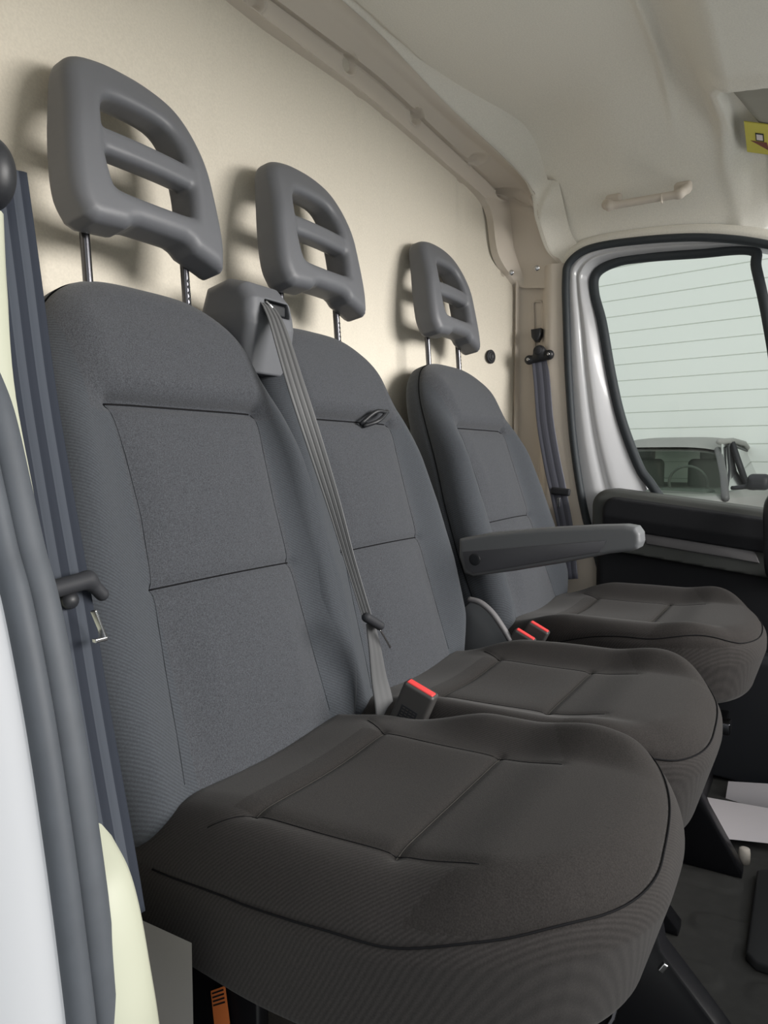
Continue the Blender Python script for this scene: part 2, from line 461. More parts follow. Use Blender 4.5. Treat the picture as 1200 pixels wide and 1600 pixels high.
xs = np.linspace(.28, 2.262, 260); ys = np.linspace(-.40, .96, 230)
XX, YY = np.meshgrid(xs, ys, indexing='ij'); ZZ = zc(XX, YY)
sd = sd_poly(np.stack([XX.ravel(), YY.ravel()], 1), rec).reshape(XX.shape)
ZZ = ZZ + .035 * ss(.004, -.010, sd) - .020 * np.exp(-((sd - .026) / .017) ** 2)
ceil_pts = np.stack([XX, YY, ZZ], -1)
sk = ceil_pts[-1:].copy(); sk[..., 0] += .02; sk[..., 2] -= .15 * ss(.58, .68, sk[..., 1]); ceil_pts = np.concatenate([ceil_pts, sk], 0)
grid(mb, ceil_pts, flip=False)
struct('ceiling', mb, M['headliner'])

# sun visor in the recess, warning label on it
cs_ = [hit(x, y, .012) for x, y in ((1142, 146), (1330, 142), (1385, 345), (1204, 338))]
mb = MB(); NX, NY = 24, 24
P = np.zeros((NX, NY, 3))
for i, a in enumerate(np.linspace(0, 1, NX)):
    for j, b in enumerate(np.linspace(0, 1, NY)):
        q_ = (cs_[0] * (1 - a) + cs_[1] * a) * (1 - b) + (cs_[3] * (1 - a) + cs_[2] * a) * b
        e = min(a, 1 - a, b, 1 - b) * .25; rr = .012
        dz = 0 if e > rr else (rr - math.sqrt(max(0, rr * rr - (rr - e) ** 2))) * .8
        P[i, j] = (q_[0], q_[1], float(zc(q_[0], q_[1])) + .012 + dz)
grid(mb, P); grid(mb, P + (0, 0, .012), flip=True)
vt = thing('sun_visor', 'grey-beige sun visor folded up into its headliner recess, bearing a yellow warning label', 'sun visor', tuple(cs_[0]))
visor = mesh_obj('visor_panel', mb, M['visor'], vt)

q = [hit(x, y, .0125) for x, y in ((1163, 187), (1230, 196), (1232, 246), (1168, 234))]
q[2] = q[1] + q[3] - q[0]
def quad_plate(name, q, m, parent, t=.0008, off=.0):
    mb = MB(); q = np.array(q); n = np.cross(q[1] - q[0], q[3] - q[0]); n /= np.linalg.norm(n)
    if n @ (CAM - q[0]) < 0: n = -n
    V = list(q + n * off) + list(q + n * (off + t)); mb.add(V, [[0, 1, 2, 3], [7, 6, 5, 4], [0, 4, 5, 1], [1, 5, 6, 2], [2, 6, 7, 3], [3, 7, 4, 0]])
    return mesh_obj(name, mb, m, parent, smooth=False)
def quad_at(q, u0, v0, u1, v1):
    q = np.array(q); f = lambda u, v: (q[0] * (1 - u) + q[1] * u) * (1 - v) + (q[3] * (1 - u) + q[2] * u) * v
    return [f(u0, v0), f(u1, v0), f(u1, v1), f(u0, v1)]
lab = quad_plate('warning_label', q, M['yellow'], vt, t=.003, off=.003); lab['label'] = 'yellow warning label'
quad_plate('printed_square', quad_at(q, .27, .34, .42, .52), M['paper'], lab, off=.0068)
quad_plate('printed_square', quad_at(q, .245, .30, .445, .56), M['black'], lab, t=.0004, off=.0064)
tri = quad_at(q, .12, .58, .55, .84); mbt = MB(); nn = np.cross(q[1] - q[0], q[3] - q[0]); nn /= np.linalg.norm(nn)
if nn @ (CAM - q[0]) < 0: nn = -nn
tv = [tri[0], (tri[1] * .9 + tri[0] * .1), tri[2]]
mbt.add([p + nn * .0064 for p in tv] + [p + nn * .007 for p in tv], [[0, 1, 2], [5, 4, 3], [0, 3, 4, 1], [1, 4, 5, 2], [2, 5, 3, 0]])
mesh_obj('printed_triangle', mbt, M['brown'], lab, smooth=False)

# header strip between bulkhead and headliner, with screw recesses; turns down to the far pillar
def rail(pts): return spline([at(x, y, a, v) for x, y, a, v in pts], 520)
RA = rail([(300, -55, 1, .973), (460, 68, 1, .967), (600, 175, 1, .955), (690, 253, 1, .945), (750, 305, 1, .925), (768, 332, 1, .905), (778, 395, 1, .875), (800, 434, 1, .852), (806, 448, 0, 2.252)])
RG = rail([(365, -50, 1, .955), (500, 50, 1, .948), (600, 127, 1, .943), (700, 220, 1, .925), (785, 300, 1, .890), (797, 328, 1, .875), (803, 385, 0, 2.245), (816, 428, 0, 2.25), (820, 450, 0, 2.25)])
RB = rail([(415, -55, 1, .935), (520, 30, 1, .930), (600, 97, 1, .925), (700, 188, 1, .905), (812, 287, 0, 2.205), (828, 335, 0, 2.232), (838, 380, 0, 2.238), (858, 422, 0, 2.232), (863, 450, 0, 2.228)])
RC = rail([(455, -75, 1, .915), (540, 5, 1, .912), (600, 60, 1, .908), (700, 165, 1, .885), (824, 285, 0, 2.185), (844, 350, 0, 2.218), (860, 395, 0, 2.228), (882, 420, 0, 2.232), (884, 448, 0, 2.235)])
RD = RC + np.array([.01, .02, .05])
cents = [at(x, y, 1, .957) for x, y in ((405, -2), (545, 100), (642, 180), (715, 243))] + [at(775, 298, 1, .912)]
vin = np.array([.0, .93, .36])
sN = np.linspace(0, 1, 520)
rows = []
def addrow(P_, d): rows.append((P_, d))
addrow(RA + np.array([0, .02, -.004]), 0)
for t in np.linspace(0, 1, 26): 
    d = .008 * ss(.10, .16, t) * ss(1.0, .95, t) - .005 * math.exp(-((t - .05) / .04) ** 2) + .007 * math.exp(-((t - .90) / .035) ** 2)
    addrow(RA * (1 - t) + RG * t, d * 1.0)
for t in np.linspace(.04, 1, 10): addrow(RG * (1 - t) + RB * t, 0)
for t in np.linspace(.08, 1, 10): addrow(RB * (1 - t) + RC * t, -.006 * math.sin(math.pi * t))
addrow(RD, 0)
fade = ss(.56, .50, sN)
P = np.zeros((520, len(rows), 3))
for j, (pp_, d) in enumerate(rows):
    base_ = pp_.copy(); dd = np.broadcast_to(d, (520,)) * (fade if 0 < j < 27 else 1.0)
    for c in cents:
        w_ = base_ - c; w_ = w_ - np.outer(w_ @ vin, vin) / (vin @ vin); dist = np.sqrt((w_[:, 0] / 1.35) ** 2 + w_[:, 1] ** 2 + w_[:, 2] ** 2)
        dd = dd + .016 * ss(.0185, .012, dist) - .004 * np.exp(-((dist - .021) / .003) ** 2)
    P[:, j] = base_ + dd[:, None] * vin
grid(mb := MB(), P, flip=False)
trim1 = struct('trim_1', mb, M['beige'], auto=50)
# lining lip that carries the headliner down onto the strip
mb = MB(); lip = []
for i in range(520):
    c_ = RC[i]; far = float(ss(1.42, 1.70, c_[2]))
    y_ = c_[1] - .038; x_ = min(c_[0], 2.245); t_ = np.array([x_, y_, float(zc(np.float64(x_), np.float64(y_))) + .004])
    e_ = t_ * far + (c_ + np.array([.02, -.035, .03])) * (1 - far)
    s_ = c_ + np.array([.0, .002, -.001]); m_ = (s_ + e_) / 2 + np.array([.002, .004, .006])
    lip.append([s_ + (0, .012, .012), s_, s_ * .65 + m_ * .35, m_, m_ * .4 + e_ * .6, e_, e_ + (.0, -.02, .012)])
grid(mb, np.array(lip)); struct('trim_10', mb, M['headliner'])

# far pillar trim: loft between pixel-traced edges at real depth
def row(z, pts): return [np.array([x, y, z]) for x, y in pts]
mb = MB()
def pil(z):
    s = 0.0                     # above the step the trim is flush and wider
    yd = np.interp(z, [0, .47, .6, .76, .89, 1.08, 1.40, 1.48], [.50, .545, .58, .61, .636, .655, .668, .66])
    k = ss(1.52, 1.80, z)
    xo = XR + .02 - .02 * k
    ch = .030 * (1 - s)
    pts = [(2.32, .90), (XR + .045, .872), (XR + .03 - s * .015, .850), (XR + .018, .842), (XR + .010 + ch, .835), (XR + .012 + ch, .80), (XR + .012 + ch, .765), (XR + .006 + ch * .3, .750), (XR, .738),
           (XR - .004, .725), (XR + .002, yd + .03), (XR + .008, yd + .012), (XR + .022, yd), (XR + .05, yd - .01), (XR + .09, yd)]
    a = np.array(pts)
    return a
zs = np.linspace(0, 1.44, 90)
def dense(a, n=60):
    d = np.concatenate([[0], np.cumsum(np.linalg.norm(np.diff(a, axis=0), axis=1))]); s = np.linspace(0, d[-1], n)
    return np.stack([np.interp(s, d, a[:, 0]), np.interp(s, d, a[:, 1])], 1)
P = np.array([[(x, y, z) for x, y in dense(pil(z))] for z in zs])
grid(mb, P, flip=False)
struct('trim_2', mb, M['beige'], auto=60)

# far door frame (painted), seal, window
def X_wall(z): return XR + .03
outer = [(950, 930), (935, 870), (915, 800), (899, 700), (891, 600), (887, 500), (886, 440), (892, 412), (925, 390), (1000, 378), (1100, 373), (1200, 384), (1300, 415), (1400, 470)]
innerp = [(1010, 765), (1000, 738), (985, 705), (965, 645), (950, 580), (937, 510), (926, 465), (924, 435), (945, 412), (1010, 400), (1090, 393), (1180, 388), (1300, 420), (1400, 476)]
O = spline([at(x, y, 0, XR + .012) for x, y in outer], 120)
I = spline([at(x, y, 0, XR + .055) for x, y in innerp], 120)
mb = MB(); Tn = np.linspace(0, 1, 14)
P = np.array([[O[i] * (1 - t) + I[i] * t + np.array([-.022 * math.sin(math.pi * t) + .012 * math.exp(-((t - .45) / .08) ** 2), 0, 0]) for t in Tn] for i in range(120)])
back = P + np.array([.05, 0, 0]); full = np.concatenate([back[:, :1], P, back[:, -1:]], 1); grid(mb, full, flip=True)
door = bpy.data.objects.new('door_1', None); COL.objects.link(door); door.location = (XR, .3, 0); door['_org'] = [XR, .3, 0.0]; door['kind'] = 'structure'
fr_ = mesh_obj('door_frame', mb, M['paint'], door)
mb = MB(); S = spline([at(x - 2, y - 2, 0, XR + .004) for x, y in [(962, 1000)] + outer], 130); tube(mb, S, .0125, n=10, ru=.011)
struct('trim_4', mb, M['rubberdark'])
mb = MB(); P = []
for p_ in S[12:]:
    d_ = np.array([0, p_[1] - .25, (p_[2] - .95) * 1.3]); d_ /= np.linalg.norm(d_)
    P.append([p_ + np.array([.016, 0, 0]) - d_ * .004, p_ + np.array([.012, 0, 0]) + d_ * .02, p_ + np.array([.014, 0, 0]) + d_ * .030, p_ + np.array([.03, 0, 0]) + d_ * .045])
grid(mb, np.array(P), flip=True)
struct('trim_9', mb, M['headliner'])
# window rubber frame + glass
mb = MB(); wp = [(1040, 790), (1016, 755), (998, 728), (971, 655), (955, 585), (941, 505), (929, 458), (932, 428), (962, 410), (1010, 402), (1090, 396), (1174, 391), (1182, 420), (1199, 500), (1213, 600), (1220, 770)]
Wp = spline([at(x, y, 0, XR + .055) for x, y in wp], 120); tube(mb, Wp, .016, n=10, ru=.014)
win = bpy.data.objects.new('window_1', None); COL.objects.link(win); win.location = (XR + .055, .3, .8); win['_org'] = [XR + .055, .3, .8]; win['kind'] = 'structure'
mesh_obj('window_frame', mb, M['rubberdark'], win)
mb = MB(); c = Wp.mean(0); V = [c] + list(Wp); n = len(Wp)
mb.add(V, [[0, 1 + i, 1 + (i + 1) % n] for i in range(n)]); V2 = [v + np.array([.004, 0, 0]) for v in V]
mesh_obj('window_pane', mb, M['glass'], win, smooth=False)
# second pane region forward (quarter glass)
# door outer skin below the belt line so nothing shows under the card
mb = MB()
prism(mb, [(-.75, -.05), (.55, -.05), (.60, .40), (.585, .74), (-.75, .66)], (XR + .06, 0, 0), (0, 1, 0), (0, 0, 1), (1, 0, 0), .05, .006)
mesh_obj('door_skin', mb, M['paint'], door, auto=40)

# door card parts via profile SDF
def zbelt(y): return .772 - .115 * (.56 - y) - .03 * np.clip(.1 - y, 0, 2)
def card_part(name, prof, y0, y1, r, m, res=.006, endr=.03, parent=door, cr=0.0):
    prof = np.array(prof)
    def fn(Pp):
        q = np.stack([Pp[:, 0], Pp[:, 2] - (zbelt(Pp[:, 1]) - .772) * 1.0], 1)
        d2 = sd_poly(q, prof); dy = np.maximum(Pp[:, 1] - y1, y0 - Pp[:, 1]); zt = prof[:, 1].max(); a_ = np.maximum(Pp[:, 1] - (y1 - cr), 0); b_ = np.maximum(q[:, 1] - (zt - cr), 0)
        if cr: dy = np.maximum(dy, np.hypot(a_, b_) - cr)
        return extr(d2, dy, r)
    lo = (prof[:, 0].min() - .02, y0 - .02, prof[:, 1].min() - .02 - .2); hi = (prof[:, 0].max() + .02, y1 + .02, prof[:, 1].max() + .02)
    V, Fc = nets(fn, lo, hi, res); mb = MB(); mb.add(V, Fc); return mesh_obj(name, mb, m, parent)
card_part('door_top_roll', [(2.132, .60), (2.128, .745), (2.140, .768), (2.16, .778), (2.25, .778), (2.25, .60)], -.45, .565, .016, M['doorroll'], cr=.06)
card_part('door_pad', [(2.118, .665), (2.108, .70), (2.112, .750), (2.13, .758), (2.20, .758), (2.20, .665)], -.45, .530, .010, M['doorpad'], res=.005, cr=.045)
card_part('door_card', [(2.165, .05), (2.165, .60), (2.25, .60), (2.25, .05)], -.45, .560, .02, M['doorpad'], res=.008)
card_part('door_lower_bin', [(2.10, .05), (2.105, .38), (2.115, .40), (2.16, .40), (2.19, .36), (2.19, .05)], -.45, .50, .012, M['blacksoft'], res=.007)
mb = MB()
pk = [at(1006, 832, 0, 2.13), at(1010, 850, 0, 2.13), at(1080, 862, 0, 2.13), at(1140, 872, 0, 2.13), at(1187, 880, 0, 2.13), at(1180, 862, 0, 2.13), at(1170, 855, 0, 2.13), at(1100, 846, 0, 2.13), at(1060, 836, 0, 2.13)]
prism(mb, [(p[1], p[2]) for p in pk], (2.125, 0, 0), (0, 1, 0), (0, 0, 1), (1, 0, 0), .045, .004)
mesh_obj('door_pocket_rim', mb, M['pocket'], door, auto=50)['label'] = 'lighter grey pocket rim'
# door pull at the frame's right edge
mb = MB(); a = at(1204, 800, 0, 2.08); b = at(1206, 880, 0, 2.08)
tube(mb, spline([a + (.05, -.01, .04), a + (0, 0, .01), (a + b) / 2 + (-.01, 0, 0), b + (0, 0, -.01), b + (.06, -.01, -.05)], 30), .017, n=12)
mesh_obj('door_pull', mb, M['black'], door)

# near pillar: painted body, trim, seal
rs = [(-30, 560), (2, 640), (30, 760), (52, 860), (76, 950), (110, 1130), (140, 1330), (162, 1500), (178, 1640), (190, 1780)]
mb = MB()
R1 = spline([at(x - 12, y, 0, .385) for x, y in rs], 90); R2 = spline([at(x - 44 - 3, y, 0, .360) for x, y in rs], 90)
up_ = R1[0] + (0.0, .06, .35); up2 = R2[0] + (0, .06, .35)
R1 = np.vstack([up_, R1]); R2 = np.vstack([up2, R2])
tube(mb, R1, .0160, n=14, ru=.0160); tube(mb, R2, .0115, n=12)
struct('trim_5', mb, M['rubber'])
mb = MB()
edge = spline([at(x - 60, y, 0, .352) for x, y in rs], 60); edge = np.vstack([edge[0] + (0, .06, .35), edge])
P = np.array([[e + (0.012, -.004, 0), e + (-.004, .006, 0), e + (-.018, .018, 0), e + (-.040, .05, 0), e + (-.065, .10, 0), e + (-.075, .18, 0), e + (-.08, .60, 0)] for e in edge])
grid(mb, P, flip=False)
struct('wall_left', mb, M['paint'])
mb = MB()
cre = [(2, 330), (8, 450), (22, 600), (50, 760), (80, 920), (112, 1080), (136, 1215), (150, 1270), (174, 1315), (200, 1365), (218, 1430), (234, 1520), (247, 1600), (262, 1720)]
E1 = spline([at(x, y, 0, .425) for x, y in cre], 80)
P = []
for e in E1:
    P.append([np.array([.352, e[1] + .03, e[2]]), np.array([.375, e[1] + .004, e[2]]), np.array([.395, e[1] - .004, e[2]]), e + (-.010, -.003, 0), e, e + (.006, .006, 0), e + (.010, .02, 0), e + (.012, .10, 0)])
grid(mb, np.array(P), flip=False)
struct('trim_6', mb, M['cream'])
mb = MB()
P = np.array([[(.515, .53, z), (.515, .62, z), (.515, .70, z), (.515, .985, z)] for z in np.linspace(0, .37, 12)])
grid(mb, P, flip=False)
struct('trim_7', mb, M['greytrim'])
mb = MB()
P = np.array([[(.36, .62, z), (.40, .68, z), (.43, .72, z), (.445, .78, z), (.44, .90, z), (.40, 1.0, z)] for z in np.linspace(.43, 1.8, 20)])
grid(mb, P, flip=False)
struct('trim_8', mb, M['felt'])

# unseen firewall put in for the cab light; ground and hall beyond the far window
mb = MB(); P = np.array([[(x, -.75 - .10 * math.sin(t * 3), t * .62) for t in np.linspace(0, 1, 8)] for x in np.linspace(.3, 2.3, 8)]); grid(mb, P)
struct('wall_front_unseen', mb, M['blacksoft'])
mb = MB(); mb.add([(-12, -12, -.42), (14, -12, -.42), (14, 12, -.42), (-12, 12, -.42)], [[0, 1, 2, 3]]); struct('ground', mb, M['concrete'], smooth=False)
an = math.radians(12); hd = np.array([math.sin(an), math.cos(an), 0]); hc = np.array([9.6, 1.5, 0])
mb = MB(); k = -.42; rows = []
step = .205; z = -.42
zl = []
while z < 3.9:
    zl += [(z, 0), (z + step - .014, 0), (z + step - .010, .012), (z + step - .003, .012)]; z += step
zl += [(z, 0), (9.0, 0)]
P = np.array([[hc + hd * s + np.array([d, 0, zz]) for zz, d in zl] for s in (-9, 9)])
grid(mb, P, flip=False)
for i in range(len(mb.f)):
    if i % 4 == 2: mb.m[i] = 1
struct('wall_back', mb, [M['hallwall'], M['halljoint']], smooth=False)

# ================================================================== parked car
ca = math.radians(6); ch = np.array([-math.cos(ca), math.sin(ca), 0]); cs = np.array([-math.sin(ca), -math.cos(ca), 0]); cc = np.array([8.35, 1.42, -.42])
def cw(P): P = np.atleast_2d(P); return cc + P[:, :1] * ch + P[:, 1:2] * cs + P[:, 2:3] * np.array([0, 0, 1])
car = thing('car', 'grey car parked outside, seen through the far door window', 'car', tuple(cc))
bodyp = np.array([[-2.05, .30], [2.0, .28], [2.08, .5], [2.0, .72], [1.0, .95], [-2.0, .98], [-2.1, .6]])
def fbody(Pp):
    d2 = sd_poly(Pp[:, [0, 2]], bodyp); dy = np.abs(Pp[:, 1]) - (.88 - .06 * np.clip(Pp[:, 2] - .6, 0, 1) / .4); f = extr(d2, dy, .12)
    for x in (-1.3, 1.3): f = smax(f, -np.maximum(np.hypot(Pp[:, 0] - x, Pp[:, 2] - .33) - .37, .70 - np.abs(Pp[:, 1])), .03)
    return f
V, Fc = nets(fbody, (-2.2, -1, .1), (2.2, 1, 1.15), .05); mb = MB(); mb.add(cw(V), Fc[:, :]); mesh_obj('car_body', mb, M['carpaint'], car)
# greenhouse: roof + pillars, glass
def gh(s, side):  # s along windshield 0 base ->1 top
    return np.array([1.05 - .75 * s, side * (.80 - .24 * s), .95 + .385 * s])
mb = MB(); P = np.zeros((14, 16, 3))
for i, a in enumerate(np.linspace(0, 1, 14)):
    for j, b in enumerate(np.linspace(-1, 1, 16)):
        x = .32 - 1.7 * a; ww = .60 - .04 * a
        P[i, j] = (x - .05 * b * b, b * ww, 1.33 + .05 * (1 - b ** 4) + .15 * math.sin(min(a * 2.6, 1.57)) - .10 * a * a)
P = cw(P.reshape(-1, 3)).reshape(14, 16, 3); grid(mb, P)
P2 = P - np.array([0, 0, .04]); grid(mb, P2, flip=True)
mesh_obj('car_roof', mb, M['carpaint'], car)
for s in (-1, 1):
    mb = MB(); tube(mb, cw([gh(-.1, s), gh(.4, s) + (0, s * .02, 0), gh(.8, s) + (0, s * .015, .01), gh(1, s) + (-.03, 0, .015)]), .034, n=8); mesh_obj('windshield_pillar', mb, M['carpillar'], car)
    mb = MB(); tube(mb, cw([(.32, s * .58, 1.43), (-.3, s * .585, 1.45), (-.9, s * .575, 1.43), (-1.4, s * .55, 1.34), (-1.85, s * .66, .97)]), .03, n=8); mesh_obj('roof_rail', mb, M['carpaint'], car)
    mb = MB(); tube(mb, cw([(-.15, s * .60, 1.43), (-.2, s * .76, .95)]), .035, n=6); mesh_obj('door_pillar', mb, M['black'], car)
    mb = MB(); tube(mb, cw([(.62, s * .73, .97), (.35, s * .69, 1.15), (.1, s * .62, 1.38), (-.1, s * .59, 1.42), (-1.3, s * .56, 1.34)]), .012, n=6); mesh_obj('window_seal', mb, M['black'], car)
    mb = MB(); A = [(.9, s * .745, .96), (.30, s * .60, 1.41), (-1.35, s * .56, 1.33), (-1.7, s * .72, .97)]; mb.add(cw(A), [[0, 1, 2, 3]]); mesh_obj('side_glass', mb, M['carglass'], car, smooth=False)
    def fmir(Pp): return smin(sd_box(Pp, (.62, s * 1.00, 1.05), (.06, .10, .075), .055), sd_caps(Pp, (.64, s * .78, .99), (.63, s * .95, 1.01), .022), .03)
    V, Fc = nets(fmir, (.5, min(s * .7, s * 1.18), .9), (.75, max(s * .7, s * 1.18), 1.2), .02); mb = MB(); mb.add(cw(V), Fc); mo = mesh_obj('door_mirror', mb, M['black'], car); mo['label'] = 'black door mirror'
mb = MB(); P = np.array([[cw(gh(a, 1) * (1 - b) + gh(a, -1) * b + np.array([.16 * math.sin(math.pi * b), 0, .03 * math.sin(math.pi * b)]))[0] for b in np.linspace(0, 1, 14)] for a in np.linspace(0, 1, 8)])
grid(mb, P); mesh_obj('windshield', mb, M['carglass'], car)
mb = MB(); P = np.array([[cw([x, b * y, z])[0] for b in np.linspace(-1, 1, 6)] for x, y, z in ((-1.36, .56, 1.36), (-1.6, .62, 1.2), (-1.9, .70, .97), (-2.0, .72, .9))]); grid(mb, P); mesh_obj('tailgate', mb, M['carint'], car)
mb = MB(); rbox(mb, cw([.85, 0, .93])[0], (.35, 1.3, .10), .04, rot=np.stack([ch, cs, [0, 0, 1]], 1)); mesh_obj('dashboard', mb, M['carint'], car)
mb = MB(); ang = np.linspace(0, 2 * math.pi, 32, endpoint=False)
tube(mb, cw(np.stack([.55 + .05 * np.sin(ang), .36 + .18 * np.cos(ang), 1.02 + .17 * np.sin(ang)], 1)), .014, n=6, closed=True); mesh_obj('steering_wheel', mb, M['carint'], car)
for s in (-1, 1):
    mb = MB(); rbox(mb, cw([-.35, s * .36, .95])[0], (.14, .46, .62), .06, rot=np.stack([ch, cs, [0, 0, 1]], 1)); rbox(mb, cw([-.38, s * .36, 1.32])[0], (.09, .24, .16), .04, rot=np.stack([ch, cs, [0, 0, 1]], 1)); mesh_obj('car_seat', mb, M['carint'], car)
for x in (-1.3, 1.3):
    for s in (-1, 1):
        mb = MB(); disc(mb, cw([x, s * .64, .33])[0], cs * s, .33, .22, 28, dome=-.02); mesh_obj('wheel', mb, M['black'], car)

# ================================================================== SEATS
def outline(w0, L, h0, n, mL, mR, hb=0.0, rb=.02, K=26, h0R=None):
    """closed outline (u,h): left side, top, right side"""
    def side(mm, sg):
        h0_ = h0 if (sg < 0 or h0R is None) else h0R
        return side_(mm, sg, h0_)
    def side_(mm, sg, h0):
        pts = [(sg * w0(h) , h) for h in np.linspace(hb + rb, h0, 12)]
        for t in np.concatenate([np.linspace(.08, .9, 10), 1 - (1 - np.linspace(.25, 1, K)) ** 2.2 * .0 if False else np.array([])]):
            pass
        ts = list(np.linspace(.05, .85, 14))
        qs = np.linspace((1 - .85 ** n) ** (1 / mm), 0, 14)[1:]
        ts += [max(0, (1 - q ** mm)) ** (1 / n) for q in qs]
        for t in ts:
            h = h0 + t * (L - h0); pts.append((sg * w0(h) * max(0, (1 - t ** n)) ** (1 / mm), h))
        return pts
    Lf = side(mL, -1); Rt = side(mR, 1)
    pts = Lf + Rt[::-1][1:]
    wb = w0(hb); pts += [(wb - rb * .3, hb + rb * .3), (wb - rb, hb), (-(wb - rb), hb), (-(wb - rb * .3), hb + rb * .3)]
    return np.array(pts)

def pad(name, base, eu, eh, ep, out, T, rf, rb, warp, region, mats, parent, res=.0045, seams=(), edge=None, taper=0.0):
    base, eu, eh, ep = [np.array(q, float) for q in (base, eu, eh, ep)]
    def fn(Q):
        wv = warp(Q[:, 0], Q[:, 1]); k = np.clip((Q[:, 2] + T) / (T * .6), 0, 1); k = k * k * (3 - 2 * k)
        p = Q[:, 2] - wv * k
        tp = taper * np.maximum(0, -Q[:, 2] - .06) * ss(.15, .45, Q[:, 1]) if taper else 0.0
        key = np.round(Q[:, :2], 6)
        d2 = sd_cached(Q) + tp
        up = p > -T * .5
        f1 = extr(d2, p, rf); f2 = extr(d2, -T - p, rb)
        return np.where(up, f1, f2)
    def sd_cached(Q):
        nz = getattr(sd_cached, 'nz', None)
        if nz and len(Q) % nz == 0 and len(Q) > 200000:
            return np.repeat(sd_poly(Q[::nz, :2], out), nz)
        return sd_poly(Q[:, :2], out)
    lo = np.array([out[:, 0].min() - .012, out[:, 1].min() - .012, -T - .012]); hi = np.array([out[:, 0].max() + .012, out[:, 1].max() + .012, .07])
    sd_cached.nz = int(np.ceil((hi[2] - lo[2]) / res)) + 1
    V, Fc = nets(fn, lo, hi, res)
    front = ss(-T * .55, -T * .3, V[:, 2])
    dsp = np.zeros(len(V))
    for pts, depth, sig, _m in seams:
        d = sd_poly_open(V[:, :2], np.array(pts)); dsp += -depth * np.exp(-(d / sig) ** 2) - depth * .5 * np.exp(-(d / (sig * 3)) ** 2)
    V2 = V.copy(); V2[:, 2] += dsp * front
    if edge is not None:
        d2 = sd_poly(V[:, :2], out); ez = edge(V[:, 0], V[:, 1]) + warp(V[:, 0], V[:, 1]) * ss(-rf - .02, -rf + .02, edge(V[:, 0], V[:, 1]))
        d = np.hypot(np.maximum(-d2 - rf, 0), V[:, 2] - ez)
        e = 1e-4; gx = (sd_poly(V[:, :2] + (e, 0), out) - d2) / e; gy = (sd_poly(V[:, :2] + (0, e), out) - d2) / e
        a = .0030 * np.exp(-(d / .006) ** 2); V2[:, 0] -= gx * a; V2[:, 1] -= gy * a
    W = base + V2[:, :1] * eu + V2[:, 1:2] * eh + V2[:, 2:3] * ep
    cen = V[Fc].mean(1); reg = region(cen[:, 0], cen[:, 1], cen[:, 2])
    mb = MB(); mb.v.append(W); fl = np.cross(eu, eh) @ ep < 0
    mb.f = (Fc[:, ::-1] if fl else Fc).tolist(); mb.m = reg.astype(int).tolist()
    o = mesh_obj(name, mb, mats, parent)
    def top(u, h, lift=0.0):
        q = np.array([[u, h]]); d2 = sd_poly(q, out)[0] + rf; p = float(warp(np.array([u]), np.array([h]))[0])
        if d2 > 0: p -= rf - math.sqrt(max(0, rf * rf - min(d2, rf) ** 2))
        for pts, depth, sig, _m in seams:
            d = sd_poly_open(q, np.array(pts))[0]; p += -depth * math.exp(-(d / sig) ** 2) - depth * .5 * math.exp(-(d / (sig * 3)) ** 2)
        return base + eu * u + eh * h + ep * (p + lift)
    for pts, depth, sig, mm in seams:
        pts = np.array(pts); d = np.concatenate([[0], np.cumsum(np.linalg.norm(np.diff(pts, axis=0), axis=1))]); s = np.arange(0, d[-1] + .001, .008)
        path = [top(np.interp(x, d, pts[:, 0]), np.interp(x, d, pts[:, 1]), .0002) for x in s]
        if mm is not None:
            mb = MB(); tube(mb, path, mm[1], n=6); mesh_obj('seam', mb, mm[0], o)
    if edge is not None:
        oo = [q for q in out if q[1] > .02]; mb = MB()
        oo = np.array(oo); path = []
        tg = np.gradient(oo, axis=0); nm = np.stack([-tg[:, 1], tg[:, 0]], 1); nm /= np.linalg.norm(nm, axis=1)[:, None] + 1e-9
        if sd_poly(oo[20:21] + nm[20:21] * .005, out)[0] < 0: nm = -nm
        for i, q in enumerate(oo):
            e_ = -float(edge(q[:1], q[1:2])[0]); ins_ = 0.0022; kw = 0.0
            if e_ < rf: ins_ = rf - math.sqrt(max(0, rf * rf - (rf - e_) ** 2)) + .0012
            kw = float(ss(-rf - .02, -rf + .02, -e_))
            q2 = q - nm[i] * ins_; path.append(base + eu * q2[0] + eh * q2[1] + ep * (-e_ + kw * float(warp(q2[:1], q2[1:2])[0])))
        path = np.array(path); path = spline(path, 160)
        tube(mb, path, .0011, n=6); mesh_obj('piping', mb, M['thread'], o)
    return o, top

